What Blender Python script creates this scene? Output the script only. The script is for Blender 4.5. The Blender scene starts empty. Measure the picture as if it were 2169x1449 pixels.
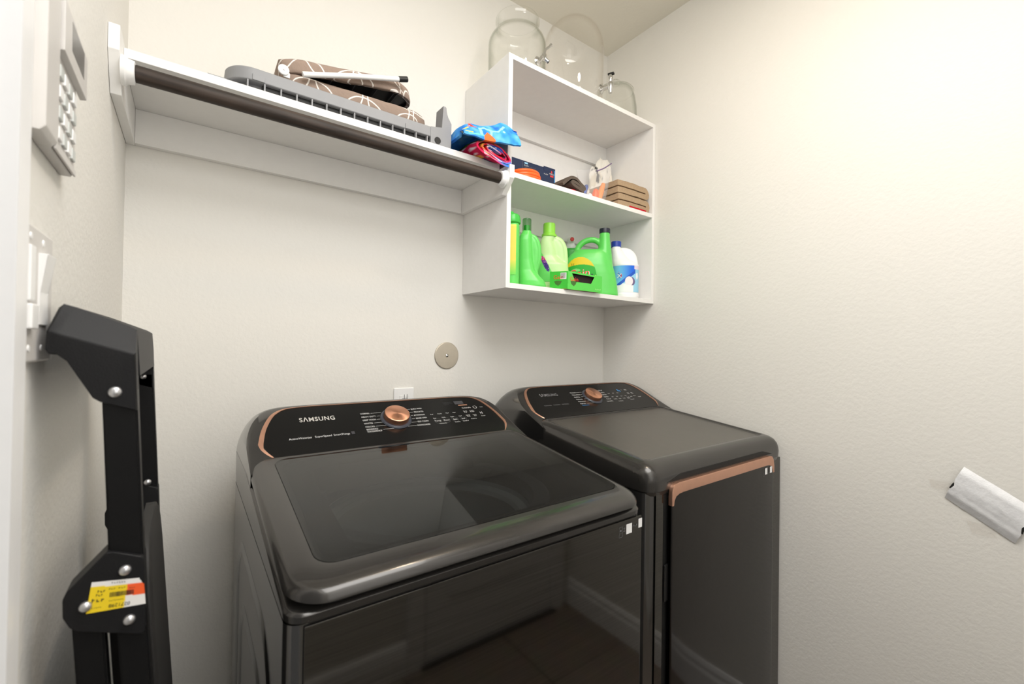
import bpy, bmesh, math, random
from mathutils import Vector, Matrix, noise
random.seed(4)
scene = bpy.context.scene
COL = scene.collection
PI = math.pi
V = Vector

# ------------------------------------------------------------------ camera, world, light, exposure
cam_d = bpy.data.cameras.new('camera')
cam = bpy.data.objects.new('camera', cam_d); COL.objects.link(cam)
cam_d.sensor_fit = 'HORIZONTAL'; cam_d.sensor_width = 36.0
cam_d.lens = 36.0 * 938.3528 / 2169.0
cam_d.clip_start = 0.02
yaw, pitch, roll = 0.6307, 0.0092, 0.0153
fwd = V((math.sin(yaw)*math.cos(pitch), math.cos(yaw)*math.cos(pitch), math.sin(pitch)))
rgt = V((math.cos(yaw), -math.sin(yaw), 0)); up = rgt.cross(fwd)
r2 = math.cos(roll)*rgt + math.sin(roll)*up; u2 = -math.sin(roll)*rgt + math.cos(roll)*up
cam.matrix_world = Matrix(((r2.x, u2.x, -fwd.x, 0.1325), (r2.y, u2.y, -fwd.y, -1.4327),
                           (r2.z, u2.z, -fwd.z, 1.2895), (0, 0, 0, 1)))
cam_d.dof.use_dof = True; cam_d.dof.focus_distance = 1.45; cam_d.dof.aperture_fstop = 5.0
scene.camera = cam

world = bpy.data.worlds.new('world'); scene.world = world
world.use_nodes = True
world.node_tree.nodes['Background'].inputs[0].default_value = (1.0, 0.98, 0.95, 1)
world.node_tree.nodes['Background'].inputs[1].default_value = 0.15

def area(name, loc, rot, sx, sy, power, color):
    l = bpy.data.lights.new(name, 'AREA'); l.shape = 'RECTANGLE'; l.size = sx; l.size_y = sy
    l.energy = power; l.color = color
    o = bpy.data.objects.new(name, l); o.location = loc; o.rotation_euler = rot; COL.objects.link(o)
    return o
area('overhead_fill', (0.60, -1.40, 2.50), (math.radians(14), 0, 0), 1.0, 0.85, 15.5, (1.0, 0.99, 0.97))  # added unseen soft fill, standing for flash bounced off the ceiling
area('front_wall_fill', (0.85, -1.872, 1.62), (math.pi/2, 0, 0), 1.3, 1.2, 4.2, (1.0, 0.985, 0.96))  # added fill lamp at the front wall, imitating bounced light

scene.view_settings.view_transform = 'Standard'
scene.view_settings.look = 'None'
scene.view_settings.gamma = 1.0
scene.view_settings.use_curve_mapping = False
scene.view_settings.exposure = 0.55
scene.cycles.transparent_max_bounces = 32
scene.cycles.max_bounces = 14; scene.cycles.diffuse_bounces = 6; scene.cycles.glossy_bounces = 6

# ------------------------------------------------------------------ materials
def s2l(c):
    return tuple(((x/255.0)/12.92 if x/255.0 <= 0.04045 else ((x/255.0+0.055)/1.055)**2.4) for x in c)

def new_mat(name):
    m = bpy.data.materials.new(name); m.use_nodes = True
    nt = m.node_tree
    return m, nt, nt.nodes['Principled BSDF']

def pm(name, rgb, rough=0.5, metal=0.0, var=0.04, scale=40.0, spec=0.5, coat=0.0, bump=0.0, bscale=200.0, stretch=None, linear=False):
    """plain procedural material with slight noise variation and optional noise bump"""
    m, nt, b = new_mat(name)
    c = rgb if linear else s2l(rgb)
    tc = nt.nodes.new('ShaderNodeTexCoord')
    src = tc.outputs['Object']
    if stretch:
        mp = nt.nodes.new('ShaderNodeMapping'); mp.inputs['Scale'].default_value = stretch
        nt.links.new(src, mp.inputs['Vector']); src = mp.outputs['Vector']
    nz = nt.nodes.new('ShaderNodeTexNoise'); nz.inputs['Scale'].default_value = scale; nz.inputs['Detail'].default_value = 3
    nt.links.new(src, nz.inputs['Vector'])
    rp = nt.nodes.new('ShaderNodeValToRGB')
    rp.color_ramp.elements[0].position = 0.3; rp.color_ramp.elements[1].position = 0.7
    rp.color_ramp.elements[0].color = tuple(x*(1-var) for x in c)+(1,)
    rp.color_ramp.elements[1].color = tuple(min(1, x*(1+var)) for x in c)+(1,)
    nt.links.new(nz.outputs['Fac'], rp.inputs['Fac'])
    nt.links.new(rp.outputs['Color'], b.inputs['Base Color'])
    b.inputs['Roughness'].default_value = rough; b.inputs['Metallic'].default_value = metal
    b.inputs['Specular IOR Level'].default_value = spec
    if coat: b.inputs['Coat Weight'].default_value = coat; b.inputs['Coat Roughness'].default_value = 0.06
    if bump:
        n2 = nt.nodes.new('ShaderNodeTexNoise'); n2.inputs['Scale'].default_value = bscale; n2.inputs['Detail'].default_value = 2
        nt.links.new(src, n2.inputs['Vector'])
        bp = nt.nodes.new('ShaderNodeBump'); bp.inputs['Strength'].default_value = bump; bp.inputs['Distance'].default_value = 0.002
        nt.links.new(n2.outputs['Fac'], bp.inputs['Height']); nt.links.new(bp.outputs['Normal'], b.inputs['Normal'])
    return m

def wall_mat(name, rgb, strength=0.16):
    m, nt, b = new_mat(name)
    tc = nt.nodes.new('ShaderNodeTexCoord')
    n1 = nt.nodes.new('ShaderNodeTexNoise'); n1.inputs['Scale'].default_value = 85; n1.inputs['Detail'].default_value = 4
    n1.inputs['Roughness'].default_value = 0.55
    nt.links.new(tc.outputs['Object'], n1.inputs['Vector'])
    rr = nt.nodes.new('ShaderNodeValToRGB'); rr.color_ramp.elements[0].position = 0.38; rr.color_ramp.elements[1].position = 0.62
    nt.links.new(n1.outputs['Fac'], rr.inputs['Fac'])
    bp = nt.nodes.new('ShaderNodeBump'); bp.inputs['Strength'].default_value = strength; bp.inputs['Distance'].default_value = 0.0016
    nt.links.new(rr.outputs['Color'], bp.inputs['Height']); nt.links.new(bp.outputs['Normal'], b.inputs['Normal'])
    n2 = nt.nodes.new('ShaderNodeTexNoise'); n2.inputs['Scale'].default_value = 3
    nt.links.new(tc.outputs['Object'], n2.inputs['Vector'])
    c = s2l(rgb)
    rp = nt.nodes.new('ShaderNodeValToRGB')
    rp.color_ramp.elements[0].color = tuple(x*0.985 for x in c)+(1,); rp.color_ramp.elements[1].color = tuple(x*1.015 for x in c)+(1,)
    nt.links.new(n2.outputs['Fac'], rp.inputs['Fac']); nt.links.new(rp.outputs['Color'], b.inputs['Base Color'])
    b.inputs['Roughness'].default_value = 0.75; b.inputs['Specular IOR Level'].default_value = 0.25
    return m

def brushed(name, rgb, rough, axis_scale, var=0.35, bump=0.0, spec=0.5):
    """metal with fine streaks along one axis"""
    m, nt, b = new_mat(name)
    tc = nt.nodes.new('ShaderNodeTexCoord')
    mp = nt.nodes.new('ShaderNodeMapping'); mp.inputs['Scale'].default_value = axis_scale
    nt.links.new(tc.outputs['Object'], mp.inputs['Vector'])
    nz = nt.nodes.new('ShaderNodeTexNoise'); nz.inputs['Scale'].default_value = 1.0; nz.inputs['Detail'].default_value = 5
    nz.inputs['Roughness'].default_value = 0.7
    nt.links.new(mp.outputs['Vector'], nz.inputs['Vector'])
    rp = nt.nodes.new('ShaderNodeValToRGB'); rp.color_ramp.elements[0].position = 0.3; rp.color_ramp.elements[1].position = 0.7
    c = s2l(rgb)
    rp.color_ramp.elements[0].color = tuple(x*(1-var) for x in c)+(1,); rp.color_ramp.elements[1].color = tuple(x*(1+var) for x in c)+(1,)
    nt.links.new(nz.outputs['Fac'], rp.inputs['Fac']); nt.links.new(rp.outputs['Color'], b.inputs['Base Color'])
    b.inputs['Metallic'].default_value = 1.0; b.inputs['Roughness'].default_value = rough
    if bump:
        bp = nt.nodes.new('ShaderNodeBump'); bp.inputs['Strength'].default_value = bump; bp.inputs['Distance'].default_value = 0.0004
        nt.links.new(nz.outputs['Fac'], bp.inputs['Height']); nt.links.new(bp.outputs['Normal'], b.inputs['Normal'])
    return m

def thin_glass(name, tint, edge, rough=0.0, ior=1.45, gloss=1.0):
    """thin glass: passes light straight through, mirrors by Fresnel, darker towards the rim"""
    m = bpy.data.materials.new(name); m.use_nodes = True
    nt = m.node_tree; nt.nodes.clear()
    out = nt.nodes.new('ShaderNodeOutputMaterial')
    lw = nt.nodes.new('ShaderNodeLayerWeight'); lw.inputs['Blend'].default_value = 0.25
    rp = nt.nodes.new('ShaderNodeValToRGB')
    rp.color_ramp.elements[0].color = tuple(tint)+(1,); rp.color_ramp.elements[1].color = tuple(edge)+(1,)
    rp.color_ramp.elements[0].position = 0.25
    nt.links.new(lw.outputs['Facing'], rp.inputs['Fac'])
    tr = nt.nodes.new('ShaderNodeBsdfTransparent'); nt.links.new(rp.outputs['Color'], tr.inputs['Color'])
    gl = nt.nodes.new('ShaderNodeBsdfGlossy'); gl.inputs['Roughness'].default_value = rough
    gl.inputs['Color'].default_value = (gloss, gloss, gloss, 1)
    f0 = ((ior-1)/(ior+1))**2
    l2 = nt.nodes.new('ShaderNodeLayerWeight'); l2.inputs['Blend'].default_value = 0.5
    pw = nt.nodes.new('ShaderNodeMath'); pw.operation = 'POWER'; pw.inputs[1].default_value = 5.0; nt.links.new(l2.outputs['Facing'], pw.inputs[0])
    fr = nt.nodes.new('ShaderNodeMath'); fr.operation = 'MULTIPLY_ADD'; fr.inputs[1].default_value = 0.85-f0; fr.inputs[2].default_value = f0
    nt.links.new(pw.outputs[0], fr.inputs[0])
    mx = nt.nodes.new('ShaderNodeMixShader')
    nt.links.new(fr.outputs[0], mx.inputs['Fac']); nt.links.new(tr.outputs['BSDF'], mx.inputs[1]); nt.links.new(gl.outputs['BSDF'], mx.inputs[2])
    nt.links.new(mx.outputs['Shader'], out.inputs['Surface'])
    return m

def colmat(name, rough=0.8, spec=0.3, bump=0.0, bscale=600):
    """colour comes from the printed / dyed colour attribute of the mesh"""
    m, nt, b = new_mat(name)
    at = nt.nodes.new('ShaderNodeAttribute'); at.attribute_name = 'Col'
    nt.links.new(at.outputs['Color'], b.inputs['Base Color'])
    b.inputs['Roughness'].default_value = rough; b.inputs['Specular IOR Level'].default_value = spec
    if bump:
        tc = nt.nodes.new('ShaderNodeTexCoord')
        n2 = nt.nodes.new('ShaderNodeTexNoise'); n2.inputs['Scale'].default_value = bscale
        nt.links.new(tc.outputs['Object'], n2.inputs['Vector'])
        bp = nt.nodes.new('ShaderNodeBump'); bp.inputs['Strength'].default_value = bump; bp.inputs['Distance'].default_value = 0.002
        nt.links.new(n2.outputs['Fac'], bp.inputs['Height']); nt.links.new(bp.outputs['Normal'], b.inputs['Normal'])
    return m

M = {}
M['wall'] = wall_mat('wall_paint', (227, 225, 220))
M['ceiling'] = wall_mat('ceiling_paint', (224, 220, 209), 0.15)
M['trim'] = pm('white_trim_paint', (240, 240, 241), 0.35, var=0.01)
M['melamine'] = pm('white_shelf_paint', (235, 234, 232), 0.45, var=0.012)
M['rodwood'] = pm('dark_rod_wood', (52, 42, 36), 0.6, var=0.55, scale=9, stretch=(1, 14, 14), spec=0.4)
M['steel'] = brushed('dark_brushed_steel', (86, 84, 81), 0.06, (5, 300, 420), 0.16, 0.012)
M['side'] = pm('dark_side_paint', (104, 103, 102), 0.14, metal=0.9, var=0.03)
M['gloss'] = pm('dark_gloss_enamel', (58, 56, 54), 0.25, metal=0.5, var=0.03, coat=0.35)
M['dryertop'] = pm('dark_matt_top_enamel', (92, 88, 82), 0.30, metal=0.6, var=0.03, coat=0.1)
M['black'] = pm('black_plastic', (16, 16, 16), 0.45, var=0.05)
M['cavity'] = pm('deep_black_fill', (6, 6, 6), 0.6, var=0.05)  # black for the glass border, door threshold and shaded gaps and holes
M['fascia'] = pm('black_control_glass', (13, 13, 13), 0.22, var=0.03, spec=0.35)
M['copper'] = pm('rose_copper', (222, 174, 150), 0.42, metal=1.0, var=0.03)
M['doorsteel'] = brushed('black_door_steel', (60, 58, 57), 0.09, (40, 300, 60), 0.04, 0.01)
M['plastgrey'] = pm('drum_grey', (150, 156, 156), 0.4, var=0.03)
M['deck'] = pm('deck_grey', (70, 72, 72), 0.4, var=0.03)
M['lidglass'] = thin_glass('smoked_lid_glass', (0.50, 0.51, 0.51), (0.30, 0.30, 0.30), 0.02, 1.52)
M['print'] = pm('white_print', (205, 205, 205), 0.6, var=0.02)
M['printgrey'] = pm('grey_print', (110, 110, 112), 0.6, var=0.02)
M['badge'] = pm('silver_badge', (210, 208, 203), 0.35, metal=0.3, var=0.02)
M['white'] = pm('white_plastic', (238, 238, 238), 0.4, var=0.01)
M['sticker'] = pm('white_sticker', (235, 235, 235), 0.6, var=0.01)
M['blueprint'] = pm('blue_print', (60, 130, 190), 0.6, var=0.02)
M['nickel'] = pm('brushed_nickel', (202, 194, 180), 0.42, metal=0.85, var=0.03)
M['chrome'] = pm('chrome', (215, 215, 215), 0.08, metal=1.0, var=0.02)
M['rivet'] = pm('zinc_rivet', (205, 205, 208), 0.28, metal=0.9, var=0.03)
M['rackgrey'] = pm('grey_plastic', (138, 139, 142), 0.5, var=0.02)
M['ladder'] = pm('black_powder_coat', (15, 15, 16), 0.42, var=0.05, spec=0.2)
M['laddercap'] = pm('black_moulded_plastic', (20, 20, 22), 0.5, var=0.05, bump=0.1, bscale=500, spec=0.25)
M['tread'] = pm('charcoal_step_plastic', (40, 39, 38), 0.65, var=0.05)
M['col_cloth'] = colmat('printed_cloth', 0.9, 0.1, 0.35, 900)
M['col_label'] = colmat('printed_label', 0.5, 0.3)
M['col_paper'] = colmat('printed_carton', 0.5, 0.3)
M['green'] = pm('green_plastic', (96, 206, 92), 0.33, var=0.02)
M['green2'] = pm('bright_green_plastic', (60, 184, 66), 0.35, var=0.03)
M['palegreen'] = pm('pale_lime_plastic', (190, 224, 158), 0.32, var=0.02)
M['lime'] = pm('lime_cap_plastic', (146, 218, 70), 0.35, var=0.02)
M['capgreen'] = thin_glass('clear_green_cap_plastic', (0.50, 0.72, 0.50), (0.2, 0.45, 0.22), 0.1)
M['navycap'] = pm('dark_navy_cap', (26, 28, 48), 0.4, var=0.03)
M['bluecap'] = pm('royal_blue_cap', (28, 60, 160), 0.4, var=0.03)
M['bleach'] = pm('white_jug_plastic', (238, 239, 241), 0.38, var=0.01)
M['red'] = pm('red_plastic', (200, 40, 30), 0.4, var=0.03)
M['orange'] = pm('orange_hose', (250, 105, 40), 0.4, var=0.04)
M['navy'] = pm('navy_box_print', (24, 42, 78), 0.4, var=0.12, scale=15)
M['charcloth'] = pm('charcoal_cloth', (98, 88, 80), 0.95, var=0.12, scale=300, bump=0.5, bscale=900, spec=0.1)
M['redcloth'] = pm('red_cloth', (190, 28, 44), 0.9, var=0.1, scale=200, bump=0.4, bscale=800, spec=0.1)
M['tan'] = pm('tan_towel', (176, 152, 124), 0.95, var=0.10, scale=250, bump=0.6, bscale=700, spec=0.1)
M['jar'] = thin_glass('clear_jar_glass', (0.994, 0.996, 0.991), (0.50, 0.53, 0.46))
M['dome'] = thin_glass('clear_plastic', (0.997, 0.995, 0.992), (0.88, 0.85, 0.81), 0.02)
M['bag'] = thin_glass('clear_bag_film', (0.95, 0.95, 0.96), (0.80, 0.80, 0.84), 0.12, 1.4)
def cloudy(m, w):
    nt = m.node_tree; out = nt.nodes['Material Output'] if 'Material Output' in nt.nodes else [n for n in nt.nodes if n.type == 'OUTPUT_MATERIAL'][0]
    src = out.inputs['Surface'].links[0].from_socket
    df = nt.nodes.new('ShaderNodeBsdfDiffuse'); df.inputs['Color'].default_value = (0.85, 0.85, 0.86, 1)
    mx = nt.nodes.new('ShaderNodeMixShader'); mx.inputs['Fac'].default_value = w
    nt.links.new(src, mx.inputs[1]); nt.links.new(df.outputs[0], mx.inputs[2]); nt.links.new(mx.outputs[0], out.inputs['Surface'])
cloudy(M['bag'], 0.12)
M['tape'] = thin_glass('clear_tape_film', (0.988, 0.984, 0.98), (0.93, 0.93, 0.93), 0.2, 1.3)
M['grout'] = None
M['blackcap'] = M['black']
M['ironframe'] = pm('ironing_board_underside', (14, 14, 15), 0.6, var=0.05)
M['plate'] = pm('pale_grey_plate', (206, 203, 200), 0.4, var=0.01)

def tile_mat():
    m, nt, b = new_mat('brown_floor_tile')
    tc = nt.nodes.new('ShaderNodeTexCoord')
    br = nt.nodes.new('ShaderNodeTexBrick')
    br.inputs['Color1'].default_value = s2l((150, 138, 126))+(1,); br.inputs['Color2'].default_value = s2l((142, 130, 118))+(1,)
    br.inputs['Mortar'].default_value = s2l((92, 82, 72))+(1,)
    br.inputs['Scale'].default_value = 1.0; br.inputs['Mortar Size'].default_value = 0.004
    br.inputs['Brick Width'].default_value = 0.46; br.inputs['Row Height'].default_value = 0.46; br.offset = 0.0
    mp = nt.nodes.new('ShaderNodeMapping'); mp.inputs['Location'].default_value = (0.03, 0.12, 0)
    nt.links.new(tc.outputs['Object'], mp.inputs['Vector']); nt.links.new(mp.outputs['Vector'], br.inputs['Vector'])
    nz = nt.nodes.new('ShaderNodeTexNoise'); nz.inputs['Scale'].default_value = 14; nz.inputs['Detail'].default_value = 6
    nt.links.new(tc.outputs['Object'], nz.inputs['Vector'])
    mx = nt.nodes.new('ShaderNodeMix'); mx.data_type = 'RGBA'; mx.blend_type = 'MULTIPLY'; mx.inputs['Factor'].default_value = 0.35
    nt.links.new(br.outputs['Color'], mx.inputs['A']); nt.links.new(nz.outputs['Color'], mx.inputs['B'])
    nt.links.new(mx.outputs['Result'], b.inputs['Base Color']); b.inputs['Roughness'].default_value = 0.4
    return m
M['tile'] = tile_mat()

def trellis_mat():
    """taupe cloth with a white interlaced-circle lattice"""
    m, nt, b = new_mat('taupe_trellis_cloth')
    N = nt.nodes; L = nt.links
    tc = N.new('ShaderNodeTexCoord'); sp = N.new('ShaderNodeSeparateXYZ'); L.new(tc.outputs['Object'], sp.inputs[0])
    def mth(op, a, b_=None, c_=None):
        n = N.new('ShaderNodeMath'); n.operation = op
        for i, x in enumerate((a, b_, c_)):
            if x is None: continue
            if isinstance(x, (int, float)): n.inputs[i].default_value = x
            else: L.new(x, n.inputs[i])
        return n.outputs[0]
    yz = mth('ADD', sp.outputs['Y'], mth('MULTIPLY', sp.outputs['Z'], 1.0))
    P = 0.135
    rings = []
    for ox, oy in ((0, 0), (0.5, 0.5)):
        fx = mth('SUBTRACT', mth('FRACT', mth('ADD', mth('DIVIDE', sp.outputs['X'], P), 0.5+ox)), 0.5)
        fy = mth('SUBTRACT', mth('FRACT', mth('ADD', mth('DIVIDE', yz, P), 0.5+oy)), 0.5)
        d = mth('SQRT', mth('ADD', mth('MULTIPLY', fx, fx), mth('MULTIPLY', fy, fy)))
        rings.append(mth('LESS_THAN', mth('ABSOLUTE', mth('SUBTRACT', d, 0.45)), 0.013))
    msk = mth('MAXIMUM', rings[0], rings[1])
    nz = N.new('ShaderNodeTexNoise'); nz.inputs['Scale'].default_value = 60; L.new(tc.outputs['Object'], nz.inputs['Vector'])
    mx = N.new('ShaderNodeMix'); mx.data_type = 'RGBA'
    mx.inputs['A'].default_value = s2l((150, 132, 120))+(1,); mx.inputs['B'].default_value = s2l((232, 226, 220))+(1,)
    L.new(msk, mx.inputs['Factor']); L.new(mx.outputs['Result'], b.inputs['Base Color'])
    bp = N.new('ShaderNodeBump'); bp.inputs['Strength'].default_value = 0.5; bp.inputs['Distance'].default_value = 0.004
    L.new(nz.outputs['Fac'], bp.inputs['Height']); L.new(bp.outputs['Normal'], b.inputs['Normal'])
    b.inputs['Roughness'].default_value = 0.85; b.inputs['Specular IOR Level'].default_value = 0.15
    return m
M['trellis'] = trellis_mat()

def knob_mat():
    m, nt, b = new_mat('spun_copper')
    b.inputs['Base Color'].default_value = s2l((225, 165, 135))+(1,)
    b.inputs['Metallic'].default_value = 1.0; b.inputs['Roughness'].default_value = 0.30
    b.inputs['Anisotropic'].default_value = 0.85
    tg = nt.nodes.new('ShaderNodeTangent'); tg.direction_type = 'RADIAL'; tg.axis = 'Z'
    nt.links.new(tg.outputs['Tangent'], b.inputs['Tangent'])
    tc = nt.nodes.new('ShaderNodeTexCoord')
    nz = nt.nodes.new('ShaderNodeTexNoise'); nz.inputs['Scale'].default_value = 300; nt.links.new(tc.outputs['Object'], nz.inputs['Vector'])
    mr = nt.nodes.new('ShaderNodeMapRange'); mr.inputs[3].default_value = 0.26; mr.inputs[4].default_value = 0.36
    nt.links.new(nz.outputs['Fac'], mr.inputs[0]); nt.links.new(mr.outputs[0], b.inputs['Roughness'])
    return m
M['knob'] = knob_mat()

# ------------------------------------------------------------------ object helpers
def thing(name, label, cat, loc, group=None):
    o = bpy.data.objects.new(name, None); o.empty_display_size = 0.05
    o.location = loc; COL.objects.link(o); o['label'] = label; o['category'] = cat
    if group: o['group'] = group
    return o

def tag(o, label, cat, group=None):
    o['label'] = label; o['category'] = cat
    if group: o['group'] = group
    return o

def abs_loc(o):
    p = V(o.location)
    while o.parent: o = o.parent; p = p + V(o.location)
    return p

def obj(name, bm, mat, parent=None, smooth=True, ang=35, recalc=True, mods=None):
    """link a bmesh given in world coordinates as one mesh object (origin at its centre)"""
    if recalc: bmesh.ops.recalc_face_normals(bm, faces=bm.faces)
    xs = [v.co for v in bm.verts]
    lo = V((min(v.x for v in xs), min(v.y for v in xs), min(v.z for v in xs)))
    hi = V((max(v.x for v in xs), max(v.y for v in xs), max(v.z for v in xs)))
    c = (lo+hi)/2
    me = bpy.data.meshes.new(name)
    bm.transform(Matrix.Translation(-c)); bm.to_mesh(me); bm.free()
    if smooth and len(me.polygons):
        me.polygons.foreach_set('use_smooth', [True]*len(me.polygons))
        me.set_sharp_from_angle(angle=math.radians(ang))
    me.materials.append(mat)
    o = bpy.data.objects.new(name, me); COL.objects.link(o)
    if smooth and len(me.polygons) < 6000:
        wn = o.modifiers.new('weighted_normal', 'WEIGHTED_NORMAL'); wn.keep_sharp = True; wn.weight = 80
    if parent:
        o.parent = parent; o.location = c - abs_loc(parent)
    else: o.location = c
    return o

def struct(name, bm, mat, **k):
    o = obj(name, bm, mat, **k); o['kind'] = 'structure'; return o

def B(): return bmesh.new()

def box(bm, x0, x1, y0, y1, z0, z1, bev=0.0, seg=2):
    vs = [bm.verts.new(p) for p in ((x0,y0,z0),(x1,y0,z0),(x1,y1,z0),(x0,y1,z0),(x0,y0,z1),(x1,y0,z1),(x1,y1,z1),(x0,y1,z1))]
    fs = [bm.faces.new([vs[i] for i in f]) for f in ((3,2,1,0),(4,5,6,7),(0,1,5,4),(1,2,6,5),(2,3,7,6),(3,0,4,7))]
    if bev > 0:
        es = list({e for f in fs for e in f.edges})
        bmesh.ops.bevel(bm, geom=es, offset=bev, segments=seg, profile=0.5, affect='EDGES')
    return bm

def loft(bm, rings, cap0=True, cap1=True, closed=True):
    R = [[bm.verts.new(p) for p in r] for r in rings]
    n = len(R[0])
    for a, b in zip(R, R[1:]):
        for i in range(n if closed else n-1):
            j = (i+1) % n
            try: bm.faces.new((a[i], a[j], b[j], b[i]))
            except ValueError: pass
    if cap0: bm.faces.new(list(reversed(R[0])))
    if cap1: bm.faces.new(R[-1])
    return R

def prism(bm, pts, vec, bev=0.0, seg=2):
    """polygon (3D points) extruded along vec"""
    vec = V(vec)
    a = [bm.verts.new(p) for p in pts]; b = [bm.verts.new(V(p)+vec) for p in pts]
    n = len(a)
    fs = [bm.faces.new(list(reversed(a))), bm.faces.new(b)]
    for i in range(n): fs.append(bm.faces.new((a[i], a[(i+1)%n], b[(i+1)%n], b[i])))
    if bev > 0:
        es = list({e for f in fs for e in f.edges})
        bmesh.ops.bevel(bm, geom=es, offset=bev, segments=seg, profile=0.5, affect='EDGES')

def frame_at(t):
    t = t.normalized(); a = V((0,0,1)) if abs(t.z) < 0.95 else V((1,0,0))
    u = t.cross(a).normalized(); return u, t.cross(u).normalized()

def tube(bm, path, r, n=12, caps=True):
    path = [V(p) for p in path]; rings = []
    u = None
    for i, p in enumerate(path):
        t = (path[min(i+1, len(path)-1)] - path[max(i-1, 0)])
        if u is None: u, w = frame_at(t)
        else:
            t = t.normalized(); u = (u - t*u.dot(t)).normalized(); w = t.cross(u)
        rr = r[i] if isinstance(r, (list, tuple)) else r
        rings.append([p + rr*(math.cos(2*PI*k/n)*u + math.sin(2*PI*k/n)*w) for k in range(n)])
    loft(bm, rings, caps, caps)

def lathe(bm, prof, c, n=48, axis=None, cap0=True, cap1=True):
    """profile (r, h) turned about an axis through c"""
    c = V(c); ax = V(axis).normalized() if axis else V((0,0,1))
    u, w = frame_at(ax)
    rings = [[c + ax*h + max(r, 1e-5)*(math.cos(2*PI*k/n)*u + math.sin(2*PI*k/n)*w) for k in range(n)] for r, h in prof]
    loft(bm, rings, cap0, cap1)

def smooth_path(pts, n=6):
    """Catmull-Rom through the points"""
    pts = [V(p) for p in pts]; out = []
    for i in range(len(pts)-1):
        p0 = pts[max(i-1, 0)]; p1 = pts[i]; p2 = pts[i+1]; p3 = pts[min(i+2, len(pts)-1)]
        for k in range(n):
            t = k/n
            out.append(0.5*((2*p1) + (p2-p0)*t + (2*p0-5*p1+4*p2-p3)*t*t + (3*p1-p0-3*p2+p3)*t**3))
    out.append(pts[-1]); return out

def interp(tab, x):
    """monotone table lookup [(x, a, b, ...)]"""
    if x <= tab[0][0]: return tab[0][1:]
    for p, q in zip(tab, tab[1:]):
        if x <= q[0]:
            t = (x-p[0])/(q[0]-p[0]); t = t*t*(3-2*t) if False else t
            return tuple(a+(b-a)*t for a, b in zip(p[1:], q[1:]))
    return tab[-1][1:]

def rr_polar(cx, cy, x0, x1, y0, y1, rad, n=160):
    """rounded rectangle sampled by angle about (cx, cy)"""
    def sdf(x, y):
        qx = abs(x-(x0+x1)/2)-((x1-x0)/2-rad); qy = abs(y-(y0+y1)/2)-((y1-y0)/2-rad)
        return math.hypot(max(qx,0), max(qy,0))+min(max(qx,qy),0)-rad
    out = []
    for k in range(n):
        a = 2*PI*(k+0.5)/n; lo, hi = 0.0, 3.0
        for _ in range(40):
            mid = (lo+hi)/2
            if sdf(cx+mid*math.cos(a), cy+mid*math.sin(a)) < 0: lo = mid
            else: hi = mid
        out.append((cx+lo*math.cos(a), cy+lo*math.sin(a)))
    return out

def circ_polar(cx, cy, r, n=160):
    return [(cx+r*math.cos(2*PI*(k+0.5)/n), cy+r*math.sin(2*PI*(k+0.5)/n)) for k in range(n)]

def eval_mesh(bm, mods):
    """apply modifiers to a bmesh and hand the result back as a bmesh"""
    me = bpy.data.meshes.new('tmp'); bm.to_mesh(me); bm.free()
    o = bpy.data.objects.new('tmp', me); COL.objects.link(o)
    for kind, kw in mods:
        md = o.modifiers.new('m', kind)
        for k, v in kw.items(): setattr(md, k, v)
    dg = bpy.context.evaluated_depsgraph_get(); dg.update()
    me2 = bpy.data.meshes.new_from_object(o.evaluated_get(dg))
    r = B(); r.from_mesh(me2)
    bpy.data.objects.remove(o); bpy.data.meshes.remove(me); bpy.data.meshes.remove(me2)
    return r

def fuse(bm, voxel=0.003, it=6):
    bmesh.ops.recalc_face_normals(bm, faces=bm.faces)
    return eval_mesh(bm, [('REMESH', dict(mode='VOXEL', voxel_size=voxel)), ('SMOOTH', dict(factor=0.5, iterations=it))])

def text_bm(items):
    """items: (string, origin, right, up, size, align) -> one bmesh of flat lettering"""
    r = B()
    for s, o, rx, ux, size, al, *fit in items:
        cu = bpy.data.curves.new('t', 'FONT'); cu.body = s; cu.size = size; cu.align_x = al; cu.align_y = 'CENTER'; cu.resolution_u = 3
        if len(s) == 7 and s.startswith('S') and s.endswith('G'): cu.offset = size*0.02; cu.space_character = 1.12
        to = bpy.data.objects.new('t', cu); COL.objects.link(to)
        dg = bpy.context.evaluated_depsgraph_get(); dg.update()
        me = bpy.data.meshes.new_from_object(to.evaluated_get(dg))
        if fit:
            w = max(v.co.x for v in me.vertices)-min(v.co.x for v in me.vertices); me.transform(Matrix.Diagonal((fit[0]/w, 1, 1, 1)))
        rx = V(rx).normalized(); ux = V(ux).normalized(); nz = rx.cross(ux)
        m = Matrix(((rx.x, ux.x, nz.x, o[0]), (rx.y, ux.y, nz.y, o[1]), (rx.z, ux.z, nz.z, o[2]), (0,0,0,1)))
        me.transform(m); r.from_mesh(me)
        bpy.data.objects.remove(to); bpy.data.curves.remove(cu); bpy.data.meshes.remove(me)
    return r

def quad(bm, a, b, c, d):
    bm.faces.new([bm.verts.new(p) for p in (a, b, c, d)])

def strokes(bm, f, x, z, w, h):
    n = max(3, int(w/(h*0.8)))
    for k in range(n):
        a = x+w*k/n; b = a+w/n*0.6; c = a+w/n*0.22; t = h*(1.0 if k % 3 == 0 else 0.72)
        quad(bm, f(a, z), f(c, z), f(c, z+t), f(a, z+t)); q = z+h*(0.0 if k % 2 else 0.45); quad(bm, f(c, q), f(b, q), f(b, q+h*0.25), f(c, q+h*0.25))

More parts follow.
